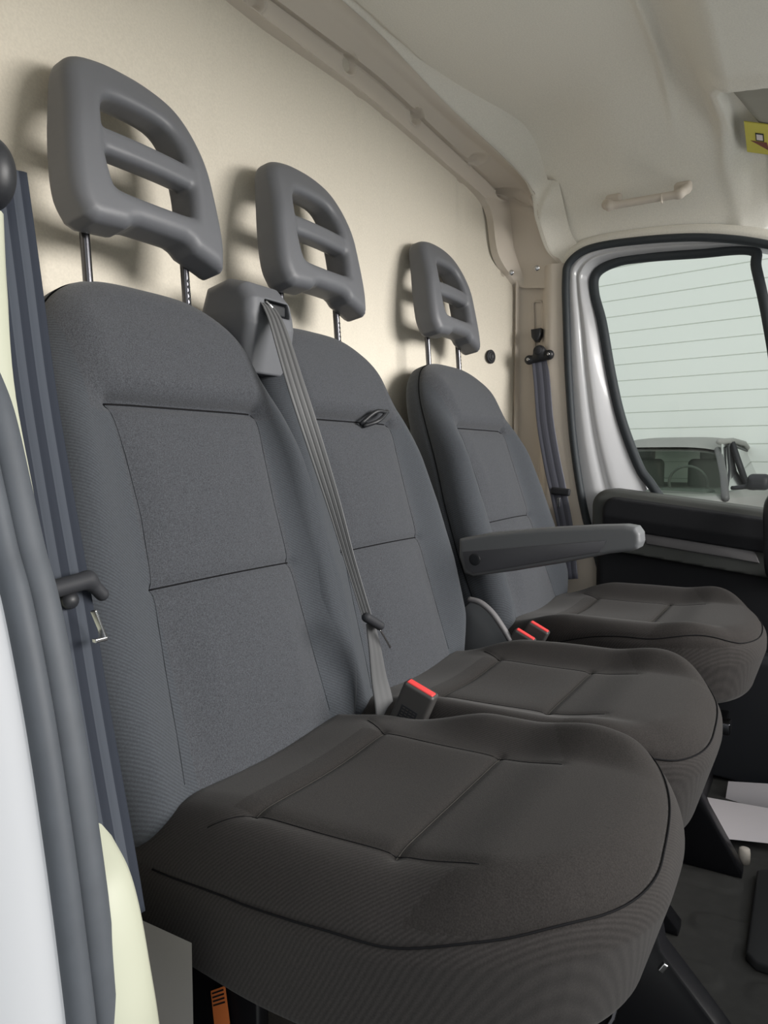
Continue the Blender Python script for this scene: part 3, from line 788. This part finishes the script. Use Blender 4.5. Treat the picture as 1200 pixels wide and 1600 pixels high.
REC = math.radians(16.5)
def backrest(xc, parent, yb_, zb, dk=1.0, wid=1.0, rec=REC, L=.715):
    eh = (0, math.sin(rec), math.cos(rec)); ep = (0, -math.cos(rec), math.sin(rec))
    w0 = lambda h: wid * np.interp(h, [-.05, 0, .08, .2, .33, .45, .55, .7], [.215, .230, .256, .268, .258, .236, .220, .208])
    out = outline(w0, L, .46, 2.6, 3.6, 3.6, hb=-.04, rb=.03)
    iw = .143 * wid
    def warp(u, h):
        a = np.abs(u)
        bol = .021 * dk * ss(iw * .97, iw + .075, a) * ss(.60, .42, h) * ss(-.05, .10, h)
        pil = .016 * ss(.505, .545, h) * ss(iw + .05, iw - .01, a) * ss(.70, .60, h)
        body = .012 * np.sin(np.clip(h / .5, 0, 1) * math.pi) * ss(iw + .02, 0, a)
        mid = .006 * np.exp(-((h - .39) / .09) ** 2) * ss(iw, iw - .05, a) + .010 * np.exp(-((h - .13) / .1) ** 2) * ss(iw, iw - .07, a)
        curve = -.02 * ss(.5, .7, h)
        return bol + pil + body + mid + curve
    def region(u, h, p):
        ins = (np.abs(u) < iw) & (p > -.05); ins |= (p > -.05) & (h > .50) & (np.abs(u) < iw + .035)
        return np.where(ins, 0, 1)
    S = [([(-iw, .513), (iw, .513)], .010, .007, (M['thread'], .0017)), ([(-iw, .266), (iw, .266)], .005, .005, (M['thread'], .0013)),
         ([(iw, .513), (iw - .007, .44), (iw - .012, .36), (iw - .010, .266), (iw - .004, .15), (iw + .004, .02)], .0014, .005, (M['vthread'], .0006)),
         ([(-iw, .513), (-iw + .006, .44), (-iw + .008, .36), (-iw + .001, .266), (-iw - .01, .15), (-iw - .02, .02)], .0014, .005, (M['vthread'], .0006))]
    return pad('backrest', (xc, yb_, zb), (1, 0, 0), eh, ep, out, .105, .045, .03, warp, region, [M['insert'], M['twill']], parent, seams=S,
               edge=lambda u, h: -.052 + 0 * u)
def cushion(xc, parent, yr, zt, L=.540, mL=1.8, mR=2.6, wid=1.0, T=.175, bl=1.0, br=1.0, h0R=.36, iL=.128, iR=.128, eo=0.0, er=0.0, rf=.058, hb0=.03):
    w0 = lambda h: wid * np.interp(h, [0, .1, .25, .4, .6], [.212, .222, .236, .236, .225])
    out = outline(w0, L, .27, 2.2, mL, mR, hb=-.02, rb=.02, h0R=h0R)
    def warp(u, h):
        a = np.abs(u); side = np.where(u < 0, bl, br); iw = np.where(u < 0, iL, iR)
        bol = .028 * side * ss(iw, iw + .085, a) * ss(.56, .42, h) * ss(hb0, hb0 + .14, h)
        low = -.014 * (1 - side) * ss(iw - .03, .23, a) * (u < 0)
        frontb = .012 * ss(.33, .42, h) * ss(.56, .46, h)
        return bol + low + frontb - .008 * np.exp(-((u) / (iw * .9)) ** 2) * ss(.34, .2, h) - .012 * ss(.12, 0, h)
    def edge_(u, h): return -.078 + eo + .040 * ss(.0, .30, h) + (.016 + er) * ss(.30, .52, h) * ss(-.20, .16, u)
    def region(u, h, p):
        ins = (u > -iL) & (u < iR) & (h > .10) & (h < .42) & (p > -.05)
        ins |= (h > .40 - .5 * np.maximum(np.abs(u) - .12, 0)) & (p > edge_(u, h) + .004)
        return np.where(ins, 0, 1)
    S = [([(-iL, .135), (iR, .135)], .0030, .005, (M['lthread'], .0009)), ([(-iL, .315), (iR, .315)], .0030, .005, (M['lthread'], .0009)),
         ([(-iL - .03, .09), (-iL, .135), (-iL + .004, .315), (-iL + .01, .40)], .0012, .006, (M['thread'], .0006)),
         ([(iR + .03, .09), (iR, .135), (iR - .004, .315), (iR - .01, .40)], .0012, .006, (M['thread'], .0006))]
    edge = edge_
    return pad('seat_cushion', (xc, yr, zt), (1, 0, 0), (0, -1, 0), (0, 0, 1), out, T, rf, .02, warp, region, [M['seatins'], M['seattwill']], parent, seams=S, edge=edge, taper=.30)

def headrest(xc, parent, y0=.845, z0=1.10, rec=math.radians(11)):
    eu = np.array([1, 0, 0.]); eh = np.array([0, math.sin(rec), math.cos(rec)]); ep = np.array([0, -math.cos(rec), math.sin(rec)]); base = np.array([xc, y0, z0])
    outp = spline([(-.126, .078), (-.138, .11), (-.137, .16), (-.128, .225), (-.112, .29), (-.088, .322), (-.045, .336), (0, .339), (.045, .336), (.088, .322), (.112, .29), (.128, .225), (.137, .16), (.139, .10), (.128, .052)], 60)
    bot = np.array([(.118, .056), (.066, .070), (.056, .079), (.044, .083), (-.040, .083), (-.052, .080), (-.062, .073), (-.112, .071)])
    outp = np.vstack([outp, bot])
    hole = spline([(-.076, .138), (-.080, .175), (-.076, .222), (-.066, .252), (-.046, .267), (0, .270), (.046, .267), (.066, .252), (.076, .222), (.080, .175), (.076, .138), (.066, .127), (0, .124), (-.066, .127), (-.076, .138)], 50)[:-1]
    def fn(Q):
        bend = .9 * Q[:, 0] ** 2 * .5 + .35 * np.clip(Q[:, 1] - .2, 0, 1) ** 2 * 4
        p = Q[:, 2] + bend
        d2 = smax(sd_poly(Q[:, :2], outp), -sd_poly(Q[:, :2], hole), .006)
        thick = .033 - .008 * ss(.20, .33, Q[:, 1])
        f = extr(d2, np.abs(p) - thick, .019)
        bar = np.maximum(np.abs(Q[:, 0]) - .10, extr(np.abs(Q[:, 1] - .195) - .0190, np.abs(p - .008) - .019, .012))
        return smin(f, bar, .006)
    V, Fc = nets(fn, (-.16, .03, -.10), (.16, .36, .06), .0036)
    mb = MB(); mb.add(base + V[:, :1] * eu + V[:, 1:2] * eh + V[:, 2:3] * ep, Fc[:, ::-1] if np.cross(eu, eh) @ ep < 0 else Fc)
    o = mesh_obj('headrest', mb, M['headrest'], parent)
    for s in (-1, 1):
        mb = MB(); a = base + eu * s * .093 + eh * .10 - ep * .028; b = np.array([a[0], a[1] - .012, a[2] - .17])
        tube(mb, np.linspace(a, b, 6), .0070, n=12); pp = mesh_obj('post', mb, M['darksteel'], o)
        if s > 0:
            mb = MB()
            for k in range(6): disc(mb, a + (b - a) * (.32 + .055 * k) + ep * .0055, ep, .0030, .002, 8)
            mesh_obj('notches', mb, M['black'], pp)
        mb = MB(); c = a + (b - a) * .68; disc(mb, c - eh * .008, eh, .019, .012, 20, dome=.002)
        mesh_obj('post_sleeve', mb, M['armgrey'], o)
    return o

bench = thing('passenger_bench', 'charcoal fabric two-place passenger bench with two slotted grey headrests, nearest the camera', 'seat', (1.0, .45, 0))
YC = .64; ZB = .44
b1, t1 = backrest(.785, bench, YC, ZB); c1, tc1 = cushion(.776, bench, .665, .468, L=.550, mL=1.9, mR=3.2, bl=.0, h0R=.455, iL=.16, iR=.12, er=.005, hb0=.14)
b2, t2 = backrest(1.215, bench, YC, ZB); c2, tc2 = cushion(1.215, bench, .665, .468, L=.545, mL=2.8, mR=2.9, bl=.8, br=1.1, h0R=.43, er=.0, rf=.05, eo=.0)
headrest(.785, bench); headrest(1.215, bench)
drv = thing('driver_seat', 'charcoal fabric single driver seat with one grey headrest and fold-down armrest, farthest from camera', 'seat', (1.82, .42, 0))
b3, t3 = backrest(1.82, drv, .605, .45, wid=1.03, rec=math.radians(19), L=.712, dk=1.4); c3, tc3 = cushion(1.82, drv, .63, .492, mL=2.4, mR=2.4, wid=1.10, T=.155, br=1.05, bl=.8, h0R=.34, eo=.012, er=-.006, rf=.045)
headrest(1.82, drv, y0=.845, z0=1.10)

# belt tower on the bench
def AB(px, py, y): return at(px, py, 1, y)
tp = [AB(350, 432, .84), AB(372, 424, .84), AB(405, 432, .84), AB(432, 450, .84), AB(446, 490, .84), AB(458, 545, .84), AB(440, 560, .84), AB(412, 530, .84), AB(378, 505, .84), AB(370, 470, .84)]
c = np.array([1.005, .875, 1.10])
def ftw(Q):
    q = Q - c
    y = q[:, 1]; z = q[:, 2]; x = q[:, 0]
    prof = np.array([[-.055, -.10], [-.068, -.02], [-.062, .025], [-.040, .052], [.00, .062], [.045, .050], [.055, .0], [.055, -.10]])
    d2 = sd_poly(np.stack([y, z], 1), prof); f = extr(d2, np.abs(x) - (.062 - .16 * np.clip(z, 0, 1)), .020)
    slot = sd_box(q, (.012, -.062, .012), (.034, .030, .013), .006)
    return smax(f, -slot, .003)
V, Fc = nets(ftw, c - (.09, .09, .12), c + (.09, .08, .09), .0028); mb = MB(); mb.add(V, Fc)
tw = mesh_obj('belt_tower', mb, M['headrest'], bench)
mb = MB(); disc(mb, c + (-.0615, .0, -.045), (-1, 0, 0), .006, .002, 16); mesh_obj('screw', mb, M['darksteel'], tw)
mb = MB(); rbox(mb, c + (.012, -.046, .012), (.060, .022, .020), .004); mesh_obj('slot_liner', mb, M['black'], tw)
mb = MB(); tube(mb, [c + (-.020, -.064, .020), c + (-.006, -.066, .012), c + (-.018, -.064, .004)], .0022, n=6); mesh_obj('slot_roller', mb, M['steel'], tw)

# strap clip tucked in the middle backrest
mb = MB(); ctr = t2(.045, .515)
a = t2(.02, .505, .006); b = t2(.085, .525, .022)
tube(mb, spline([a, (a + b) / 2 + (0, -.006, .012), b, b + (.006, 0, .0), (a + b) / 2 + (0, -.012, -.006), a + (.004, -.004, -.004)], 24), .0042, n=8)
o = mesh_obj('fold_strap', mb, M['black'], bench); o['label'] = 'small black pull loop'

# armrest on the driver seat
AX = 1.50
apx = [(716, 842), (760, 834), (850, 826), (930, 822), (975, 821), (992, 824), (999, 834), (1000, 848), (996, 858), (985, 862), (950, 866), (880, 880), (800, 893), (738, 901), (724, 896), (716, 870)]
ap = np.array([at(x, y, 0, AX)[[1, 2]] for x, y in apx])
def farm(Q):
    d2 = sd_poly(Q[:, 1:3], ap); return extr(d2, np.abs(Q[:, 0] - (AX + .030)) - .030, .009)
lo = (AX - .01, ap[:, 0].min() - .01, ap[:, 1].min() - .01); hi = (AX + .075, ap[:, 0].max() + .01, ap[:, 1].max() + .01)
V, Fc = nets(farm, lo, hi, .0035); mb = MB(); mb.add(V, Fc); arm = mesh_obj('armrest', mb, M['armgrey'], drv)
inner = [(724, 862), (850, 852), (948, 844), (938, 862), (880, 872), (800, 886), (740, 896), (728, 888)]
ip = np.array([at(x, y, 0, AX - .001)[[1, 2]] for x, y in inner]); mb = MB()
prism(mb, ip, (AX - .0045, 0, 0), (0, 1, 0), (0, 0, 1), (1, 0, 0), .008, .0015); mesh_obj('armrest_cover', mb, mat('armrest_side', (.075, .075, .084), .5), arm, auto=40)
hb = at(742, 874, 0, AX - .004); mb = MB(); disc(mb, hb, (-1, 0, 0), .0135, .0025, 24); mesh_obj('pivot_cap', mb, M['black'], arm)

# hinge covers beside backrests
def plate_px(name, pts, X, t, m, parent, bev=.004):
    pp = np.array([at(x, y, 0, X)[[1, 2]] for x, y in pts]); mb = MB()
    prism(mb, pp, (X, 0, 0), (0, 1, 0), (0, 0, 1), (1, 0, 0), t, bev); return mesh_obj(name, mb, m, parent, auto=45)
hc_ = plate_px('hinge_cover', [(720, 955), (735, 940), (752, 945), (768, 960), (782, 980), (794, 1002), (788, 1018), (700, 1022)], 1.485, .02, M['armgrey'], bench, .005)
mb = MB(); tube(mb, spline([at(x, y, 0, 1.49) for x, y in ((733, 936), (750, 941), (768, 956), (784, 978), (798, 1001))], 24), .009, n=8, ru=.006); o = mesh_obj('cover_rim', mb, M['pocket'], hc_); o['label'] = 'lighter grey curved rim'

# ================================================================== BUCKLES
def buckle(c, up, face, label, parent=None, scale=1.0, sticker=True):
    t = thing('belt_buckle', label, 'seat belt buckle', tuple(c), 'red-button belt buckles')
    upv = np.array(up, float); upv /= np.linalg.norm(upv); R_ = basis(x=upv, z=face)   # x up, z = broad face, y = width
    def fb(Q):
        return smax(sd_box(Q, (0, 0, 0), (.036 * scale, .0245 * scale, .0125 * scale), .005), -sd_box(Q, (.038 * scale, 0, 0), (.006, .019 * scale, .006 * scale), .002), .002)
    V, Fc = nets(fb, (-.05, -.035, -.02), (.05, .035, .02), .0018); mb = MB(); mb.add(np.array(c) + V @ R_.T, Fc)
    b = mesh_obj('buckle_body', mb, M['bucklegrey'], t)
    mb = MB(); rbox(mb, np.array(c) + R_ @ np.array([.0335 * scale, 0, .003]), (.009, .042 * scale, .014 * scale), .002, rot=R_); o = mesh_obj('release_button', mb, M['red'], t); o['label'] = 'red release button'
    mb = MB(); rbox(mb, np.array(c) + R_ @ np.array([-.055 * scale, 0, 0]), (.05, .020, .006), .002, rot=R_); mesh_obj('buckle_stalk', mb, M['darksteel'], t)
    if sticker:
        mb = MB(); cc_ = np.array(c) + R_ @ np.array([-.008, 0.001, .0138]); rbox(mb, cc_, (.026, .028, .0008), .0003, rot=R_); s = mesh_obj('printed_label', mb, M['black'], b)
        mb = MB()
        for i in range(5):
            for j in range(4): rbox(mb, cc_ + R_ @ np.array([-.009 + .0045 * i, -.009 + .006 * j, .0006]), (.0012, .0035 + .001 * ((i * j) % 2), .0003), .0001, seg=1, rot=R_)
        mesh_obj('label_print', mb, M['lthread'], s)
    return t
tocam = lambda c: (CAM - np.array(c)) / np.linalg.norm(CAM - np.array(c))
c0 = at(645, 1108, 0, .975); f0 = np.array([-1, -.15, .15])
buckle(c0, (.05, -.42, 1.0), f0, 'large black buckle with red button between the two bench cushions', scale=1.08)
c1_ = at(810, 1012, 0, 1.50); buckle(c1_, (.05, -.5, 1), (-1, -.15, .15), 'lower of the two buckles beside the driver cushion, partly behind the middle cushion', sticker=False, scale=1.0)
c2_ = at(832, 1000, 0, 1.54); buckle(c2_, (.05, -.5, 1), (-1, -.15, .15), 'upper of the two buckles beside the driver cushion, nearer the armrest tip', sticker=False, scale=1.0)

# ================================================================== SEAT BELTS
def belt_obj(name, pts, wid, wdir, mats, parent, n=60, bands=5, parity=True, rib=.0005):
    P = spline([p for p in pts], n)
    W = np.array([np.array(wdir[0]) * (1 - t) + np.array(wdir[-1]) * t for t in np.linspace(0, 1, n)]) if len(wdir) == 2 else spline(wdir, n)
    wd = np.interp(np.linspace(0, 1, n), np.linspace(0, 1, len(wid)), wid)
    mb = MB(); ribbon(mb, P, W, wd, bands=bands, rib=rib, mat_of=lambda k: k % 2); return mesh_obj(name, mb, mats, parent)
# near belt
nb = thing('seat_belt', 'dark ribbed seat belt hanging beside the nearest backrest at the left edge', 'seat belt', tuple(at(178, 1345, 1, .60)), 'seat belts')
pts = [at(8, 262, 1, .69), at(29, 420, 1, .67), at(52, 600, 1, .65), at(78, 760, 1, .63), at(105, 915, 1, .61), at(132, 1080, 1, .585), at(156, 1220, 1, .56), at(178, 1345, 1, .535), at(194, 1440, 1, .52)]
belt_obj('webbing', pts, [.040, .042, .043, .043, .042], [(1, -.25, 0), (1, -.15, 0)], [M['webB'], M['webA']], nb, bands=5)
c = at(3, 278, 1, .675)
def fdr(Q):
    q = Q - c; return smin(sd_caps(q, (-.03, 0, .0), (.012, 0, .012), .011), sd_caps(q, (.012, 0, .012), (.013, .0, -.014), .010), .008)
def fdr2(Q):
    q = (Q - c); q = q * np.array([1, .8, .62]); return np.linalg.norm(q - np.array([-.012, 0, 0]), axis=1) - .021
V, Fc = nets(fdr2, c - (.06, .05, .06), c + (.05, .05, .06), .003); mb = MB(); mb.add(V, Fc); o = mesh_obj('belt_guide', mb, M['black'], nb)
c = at(118, 915, 1, .597)
def ftg(Q):
    q = Q - c
    return smin(sd_caps(q, (-.024, 0, .0), (.012, -.002, .004), .0085), sd_caps(q, (.012, -.002, .004), (.026, -.004, -.012), .0065), .006)
V, Fc = nets(ftg, c - (.05, .03, .04), c + (.05, .03, .04), .002); mb = MB(); mb.add(V, Fc); o = mesh_obj('belt_tongue', mb, M['blacksoft'], nb)
mb = MB(); q1 = at(146, 954, 1, .575); q2 = at(163, 996, 1, .575); rbox(mb, (q1 + q2) / 2, (float(np.linalg.norm(q2 - q1)), .006, .003), .001, rot=basis(x=q2 - q1, z=(-1, -.4, .2))); rbox(mb, q2 + (-.005, 0, -.001), (.014, .006, .004), .001); mesh_obj('tongue_plate', mb, M['steel'], nb)
mb = MB(); disc(mb, at(108, 938, 1, .603), (-.2, -1, .2), .0085, .004, 16, dome=.003); mesh_obj('belt_stop_button', mb, M['black'], nb)
# middle belt
mbt_ = thing('seat_belt', 'grey ribbed seat belt running diagonally from the tower between the two nearer backrests', 'seat belt', tuple(at(602, 1130, 0, .98)), 'seat belts')
pts = [at(412, 470, 1, .822), at(424, 486, 1, .80), at(436, 515, 1, .775), at(462, 600, 1, .735), at(494, 700, 1, .70), at(522, 790, 1, .665), at(548, 880, 1, .635), at(575, 968, 1, .60)]
belt_obj('webbing', pts, [.036, .036, .035, .031, .025, .018, .015], [(1, .25, .1), (1, -.1, 0), (.9, -.6, 0), (.65, -1, 0), (.55, -1, 0)], [M['webC'], M['webD']], mbt_, n=80, bands=7)
pts = [at(578, 972, 1, .60), at(585, 1010, 1, .60), at(592, 1060, 1, .60), at(600, 1100, 1, .595), at(604, 1145, 1, .59)]
belt_obj('lap_webbing', pts, [.016, .026, .036, .040], [(1, -.3, .1), (1, -.4, .0)], [M['webC'], M['webC']], mbt_, n=30, bands=3)
c = at(580, 970, 1, .592)
def ftm(Q):
    q = Q - c; return sd_caps(q, (-.014, 0, .008), (.016, -.006, -.010), .0075)
V, Fc = nets(ftm, c - (.04, .03, .04), c + (.04, .03, .04), .0018); mb = MB(); mb.add(V, Fc); mesh_obj('belt_tongue', mb, M['blacksoft'], mbt_)
mb = MB(); q1 = at(594, 984, 1, .585); q2 = at(610, 1012, 1, .585); R_ = basis(x=q2 - q1, z=(0, -1, .2)); rbox(mb, (q1 + q2) / 2, (np.linalg.norm(q2 - q1), .004, .002), .0008, rot=R_); mesh_obj('tongue_plate', mb, M['steel'], mbt_)
# far belt
fb_ = thing('seat_belt', 'bluish dark seat belt hanging on the far pillar behind the driver seat', 'seat belt', tuple(at(890, 905, 0, XR - .02)), 'seat belts')
pts = [at(843, 562, 0, XR - .005), at(847, 600, 0, XR - .012), at(852, 660, 0, XR - .02), at(862, 720, 0, XR - .03), at(873, 772, 0, XR - .04), at(884, 830, 0, XR - .05), at(892, 905, 0, XR - .06)]
belt_obj('webbing', pts, [.048, .050, .052, .052, .046, .042], [(.25, -1, 0), (.1, -1, 0)], [M['webE'], M['webF']], fb_, n=50, bands=5)
c = at(843, 556, 0, XR - .012)
def fdf(Q):
    q = Q - c; f = sd_caps(q, (0, .030, -.012), (0, -.030, -.002), .011)
    f = smin(f, np.linalg.norm((q - np.array([0, 0, .012])) * (1.2, 1, 1), axis=1) - .020, .012)
    f = smin(f, np.linalg.norm(q - np.array([0, .033, -.010]), axis=1) - .014, .006); return smin(f, np.linalg.norm(q - np.array([0, -.031, .002]), axis=1) - .014, .006)
V, Fc = nets(fdf, c - (.04, .07, .06), c + (.04, .07, .06), .0028); mb = MB(); mb.add(V, Fc); g = mesh_obj('belt_guide', mb, M['black'], fb_)
mb = MB(); disc(mb, c + (-.018, 0, .014), (-1, 0, .1), .013, .004, 18, dome=.003); mesh_obj('guide_bolt', mb, M['blacksoft'], g)
for s in (-1, 1):
    mb = MB(); disc(mb, c + (-.012, s * .032, -.004 - s * .006), (-1, 0, 0), .0045, .003, 12); mesh_obj('glint_stud', mb, M['steel'], g)
c = at(876, 768, 0, XR - .05); mb = MB(); rbox(mb, c, (.016, .058, .022), .006, rot=basis(x=(1, 0, 0), z=(0, -.1, 1))); mesh_obj('belt_tongue', mb, M['blacksoft'], fb_)
mb = MB(); rbox(mb, at(873, 785, 0, XR - .055), (.002, .008, .028), .0008); mesh_obj('tongue_plate', mb, M['steel'], fb_)
# height adjuster slider on the far pillar
ha = thing('belt_height_adjuster', 'small black slider in the slot of the far pillar above the belt guide', 'slider', tuple(at(840, 530, 0, XR)))
c = at(840, 524, 0, XR + .012); mb = MB(); prism(mb, [(-.018, .018), (.014, .020), (.012, -.004), (.004, -.020), (-.006, -.020), (-.016, -.006)], (c[0] - .014, c[1], c[2]), (0, -1, 0), (0, 0, 1), (1, 0, 0), .03, .004); mesh_obj('slider', mb, M['black'], ha)
mb = MB(); S = spline([at(834, 470, 0, XR + .03), at(848, 470, 0, XR + .03), at(849, 545, 0, XR + .03), at(835, 545, 0, XR + .03)], 4)
S = [at(833, 474, 0, XR + .038), at(836, 471, 0, XR + .038), at(846, 471, 0, XR + .038), at(848, 475, 0, XR + .038), at(849, 556, 0, XR + .038), at(836, 556, 0, XR + .038)]
tube(mb, S, .0032, n=6, closed=True); mesh_obj('slot_rim', mb, M['beige'], ha)

# coat button on the bulkhead
bx = 2.22; c = at(785, 556, 1, float(yb(2.25)) - .004); c[1] = float(yb(c[0])) - .003
cb = thing('round_vent_cap', 'oval black cap on the cream bulkhead right of the farthest headrest', 'cap', tuple(c))
mb = MB(); disc(mb, c, (-.25, -1, 0), .021, .006, 28); mesh_obj('cap_rim', mb, M['blacksoft'], cb)
mb = MB(); disc(mb, c + (-.002, -.005, 0), (-.25, -1, 0), .014, .003, 24, dome=-.002); mesh_obj('cap_centre', mb, M['black'], cb)

# grab handle above far door
gh_ = thing('grab_handle', 'beige ceiling grab handle above the far door window', 'grab handle', tuple(at(1005, 325, 0, 2.13)))
HX = 2.13
a = at(952, 322, 0, HX); b = at(1062, 303, 0, HX)
def fgh(Q):
    f = sd_caps(Q, a, b, .0105)
    pts_ = [b + (0, 0, 0), b + (.01, -.01, .012), b + (.035, -.006, .03)]
    for p_, q_ in ((b, b + np.array([.02, -.012, .016])), (b + np.array([.02, -.012, .016]), b + np.array([.07, -.004, .034])), (a, a + np.array([.02, .012, .012])), (a + np.array([.02, .012, .012]), a + np.array([.07, .004, .03]))):
        f = smin(f, sd_caps(Q, p_, q_, .0125), .008)
    return f
lo = np.minimum(a, b) - (.03, .04, .03); hi = np.maximum(a, b) + (.10, .04, .07)
V, Fc = nets(fgh, lo, hi, .003); mb = MB(); mb.add(V, Fc); gbar = mesh_obj('handle_bar', mb, M['beige'], gh_)
for p in (a, b):
    mb = MB(); rbox(mb, p + (.05, 0, .032), (.03, .045, .03), .01, rot=basis(x=(1, 0, .4), z=(-.4, 0, 1))); mesh_obj('handle_mount', mb, M['beige'], gh_)
mb = MB(); rbox(mb, at(1034, 311, 0, HX - .002), (.018, .004, .022), .0015); mesh_obj('coat_hook', mb, M['beige'], gh_)

# pillar screws
for (px, py) in ((799, 426), (839, 419)):
    mb = MB(); c = at(px, py, 0, XR - .005 if px > 820 else 2.20); disc(mb, c, (-1, -.3, -.2), .008, .003, 16, dome=.001)
    o = mesh_obj('trim_screw', mb, M['steel']); tag(o, 'small screw at the %s of the far pillar step' % ('left' if px < 820 else 'right'), 'screw', 'pillar trim screws')

# ================================================================== SEAT BASES
def bar(mb, a, b, w_, t_, up=(0, 0, 1), r=.003):
    a = np.array(a, float); b = np.array(b, float); rbox(mb, (a + b) / 2, (np.linalg.norm(b - a), w_, t_), r, seg=2, rot=basis(x=b - a, z=up))
mb = MB(); rbox(mb, (1.02, .50, .285), (.84, .42, .03), .006); mesh_obj('base_pan', mb, M['blackmetal'], bench)
def leg(X, poly, par, t=.04):
    mb = MB(); prism(mb, poly, (X, 0, 0), (0, 1, 0), (0, 0, 1), (1, 0, 0), t, .004)
    return mesh_obj('leg', mb, M['blackmetal'], par, auto=40)
fl_ = [(.30, .31), (.180, .31), (.160, .20), (.092, .127), (-.01, .012), (-.01, 0), (.34, 0), (.33, .10)]
bk_ = [(.60, .30), (.74, .30), (.80, .0), (.58, .0)]
leg(1.00, fl_, bench); leg(1.36, [(y + .20, z) for y, z in fl_], bench); leg(.62, bk_, bench); leg(1.36, bk_, bench)
mb = MB(); bar(mb, (.60, .30, .28), (.60, .85, .05), .03, .008, up=(1, 0, 0)); mesh_obj('side_brace', mb, M['blackmetal'], bench)
mb = MB(); tube(mb, [at(985, 1480, 0, .86), at(958, 1590, 0, .84), at(930, 1640, 0, .82)], .0045, n=8); mesh_obj('cable', mb, M['darksteel'], bench)
mb = MB(); tube(mb, [at(470, 1565, 0, .60), at(520, 1615, 0, .60)], .006, n=8); mesh_obj('cable', mb, M['darksteel'], bench)
mb = MB(); bar(mb, (.62, .34, .20), (1.40, .34, .20), .03, .03); bar(mb, (.62, .66, .12), (1.4, .66, .12), .04, .03); mesh_obj('cross_rail', mb, M['blackmetal'], bench)
for (px, py, X) in ((392, 1538, .60), (425, 1558, .60), (1003, 1497, .998), (1036, 1512, .998)):
    mb = MB(); rbox(mb, at(px, py, 0, X), (.006, .008, .014), .002, rot=basis(x=(1, .3, 0), z=(.2, -.6, 1))); mesh_obj('bolt', mb, M['steel'], bench)
mb = MB(); rbox(mb, (1.40, .42, .14), (.02, .30, .24), .006); mesh_obj('storage_panel', mb, M['armgrey'], bench)
q = np.array([at(330, 1548, 0, .60), at(352, 1540, 0, .60), at(362, 1620, 0, .60), at(338, 1625, 0, .60)])
lb = quad_plate('rating_label', q, M['orange'], bench, off=.0); lb['label'] = 'orange label'
q2 = quad_at(q, 0, 0, 1, .32); mb = MB()
for i in range(4): 
    qq = np.array(quad_at(q, .08, .04 + .08 * i, .9, .075 + .08 * i)); mb.add([p + np.array([-.0012, 0, 0]) for p in qq], [[0, 1, 2, 3]])
mesh_obj('label_print', mb, M['black'], lb, smooth=False)
mb = MB(); rbox(mb, (.585 + .03, .62, .15), (.02, .20, .30), .006); mesh_obj('side_plate', mb, M['blackmetal'], bench)

mb = MB(); rbox(mb, (1.83, .42, .15), (.42, .42, .28), .02); mesh_obj('seat_box', mb, M['blackmetal'], drv)
mb = MB(); bar(mb, (1.66, .19, .20), (2.05, .19, .20), .02, .02); bar(mb, (1.64, .14, .305), (1.64, .6, .305), .04, .025); bar(mb, (2.0, .14, .305), (2.0, .6, .305), .04, .025); mesh_obj('seat_rail', mb, M['darksteel'], drv)
leg(1.62, [(.30, .30), (.185, .30), (.190, .15), (.108, .012), (.108, 0), (.30, 0)], drv)
if False: mb = MB(); tube(mb, spline([(1.66, .20, .27), (1.68, .13, .255), (1.85, .115, .25), (2.0, .13, .255), (2.02, .2, .27)], 30), .009, n=8); mesh_obj('slide_lever', mb, M['blacksoft'], drv)

# ================================================================== papers, mat
def sheet(name, q, m, label, bulge, n=14):
    q = np.array(q); P = np.zeros((n, n, 3))
    for i, u in enumerate(np.linspace(0, 1, n)):
        for j, v in enumerate(np.linspace(0, 1, n)):
            P[i, j] = (q[0] * (1 - u) + q[1] * u) * (1 - v) + (q[3] * (1 - u) + q[2] * u) * v + np.array(bulge) * math.sin(math.pi * v)
    mb = MB(); grid(mb, P); grid(mb, P + np.array([-.0004, 0, .0006]), flip=True); o = mesh_obj(name, mb, m); tag(o, label, 'paper', 'loose papers on the cab floor'); return o
sheet('paper_sheet', [at(1105, 1246, 0, 1.90), at(1240, 1270, 0, 1.86), at(1240, 1322, 2, .022), at(1135, 1311, 2, .022)], M['paper'], 'front curled white paper sheet on the floor below the driver seat', (-.015, 0, .004))
sheet('paper_sheet', [at(1138, 1221, 0, 2.03), at(1240, 1227, 0, 2.0), at(1240, 1275, 0, 1.97), at(1132, 1262, 0, 1.99)], M['paper'], 'rear white paper sheet, standing behind the front curled one', (-.01, 0, 0))
fm = at(1186, 1368, 2, .012); fn_ = at(1186, 1505, 2, .012)
mb = MB(); y1 = .082; pl = [(1.33, y1 - .02), (1.35, y1 - .002), (1.64, y1), (1.66, y1 - .02), (1.66, -.35), (1.33, -.35)]
prism(mb, pl, (0, 0, 0), (1, 0, 0), (0, 1, 0), (0, 0, 1), .018, .005); o = mesh_obj('floor_mat', mb, M['mat'], auto=50); tag(o, 'dark rubber mat with rounded corners at the right edge of the cab floor', 'floor mat')
mb = MB(); c = at(1163, 1333, 2, .02); disc(mb, c - (0, 0, .02), (0, 0, 1), .012, .03, 18, dome=.002); o = mesh_obj('floor_stud', mb, M['beige']); tag(o, 'small beige peg on the floor beside the white papers', 'peg')

for o in scene.objects:
    if '_org' in o: del o['_org']
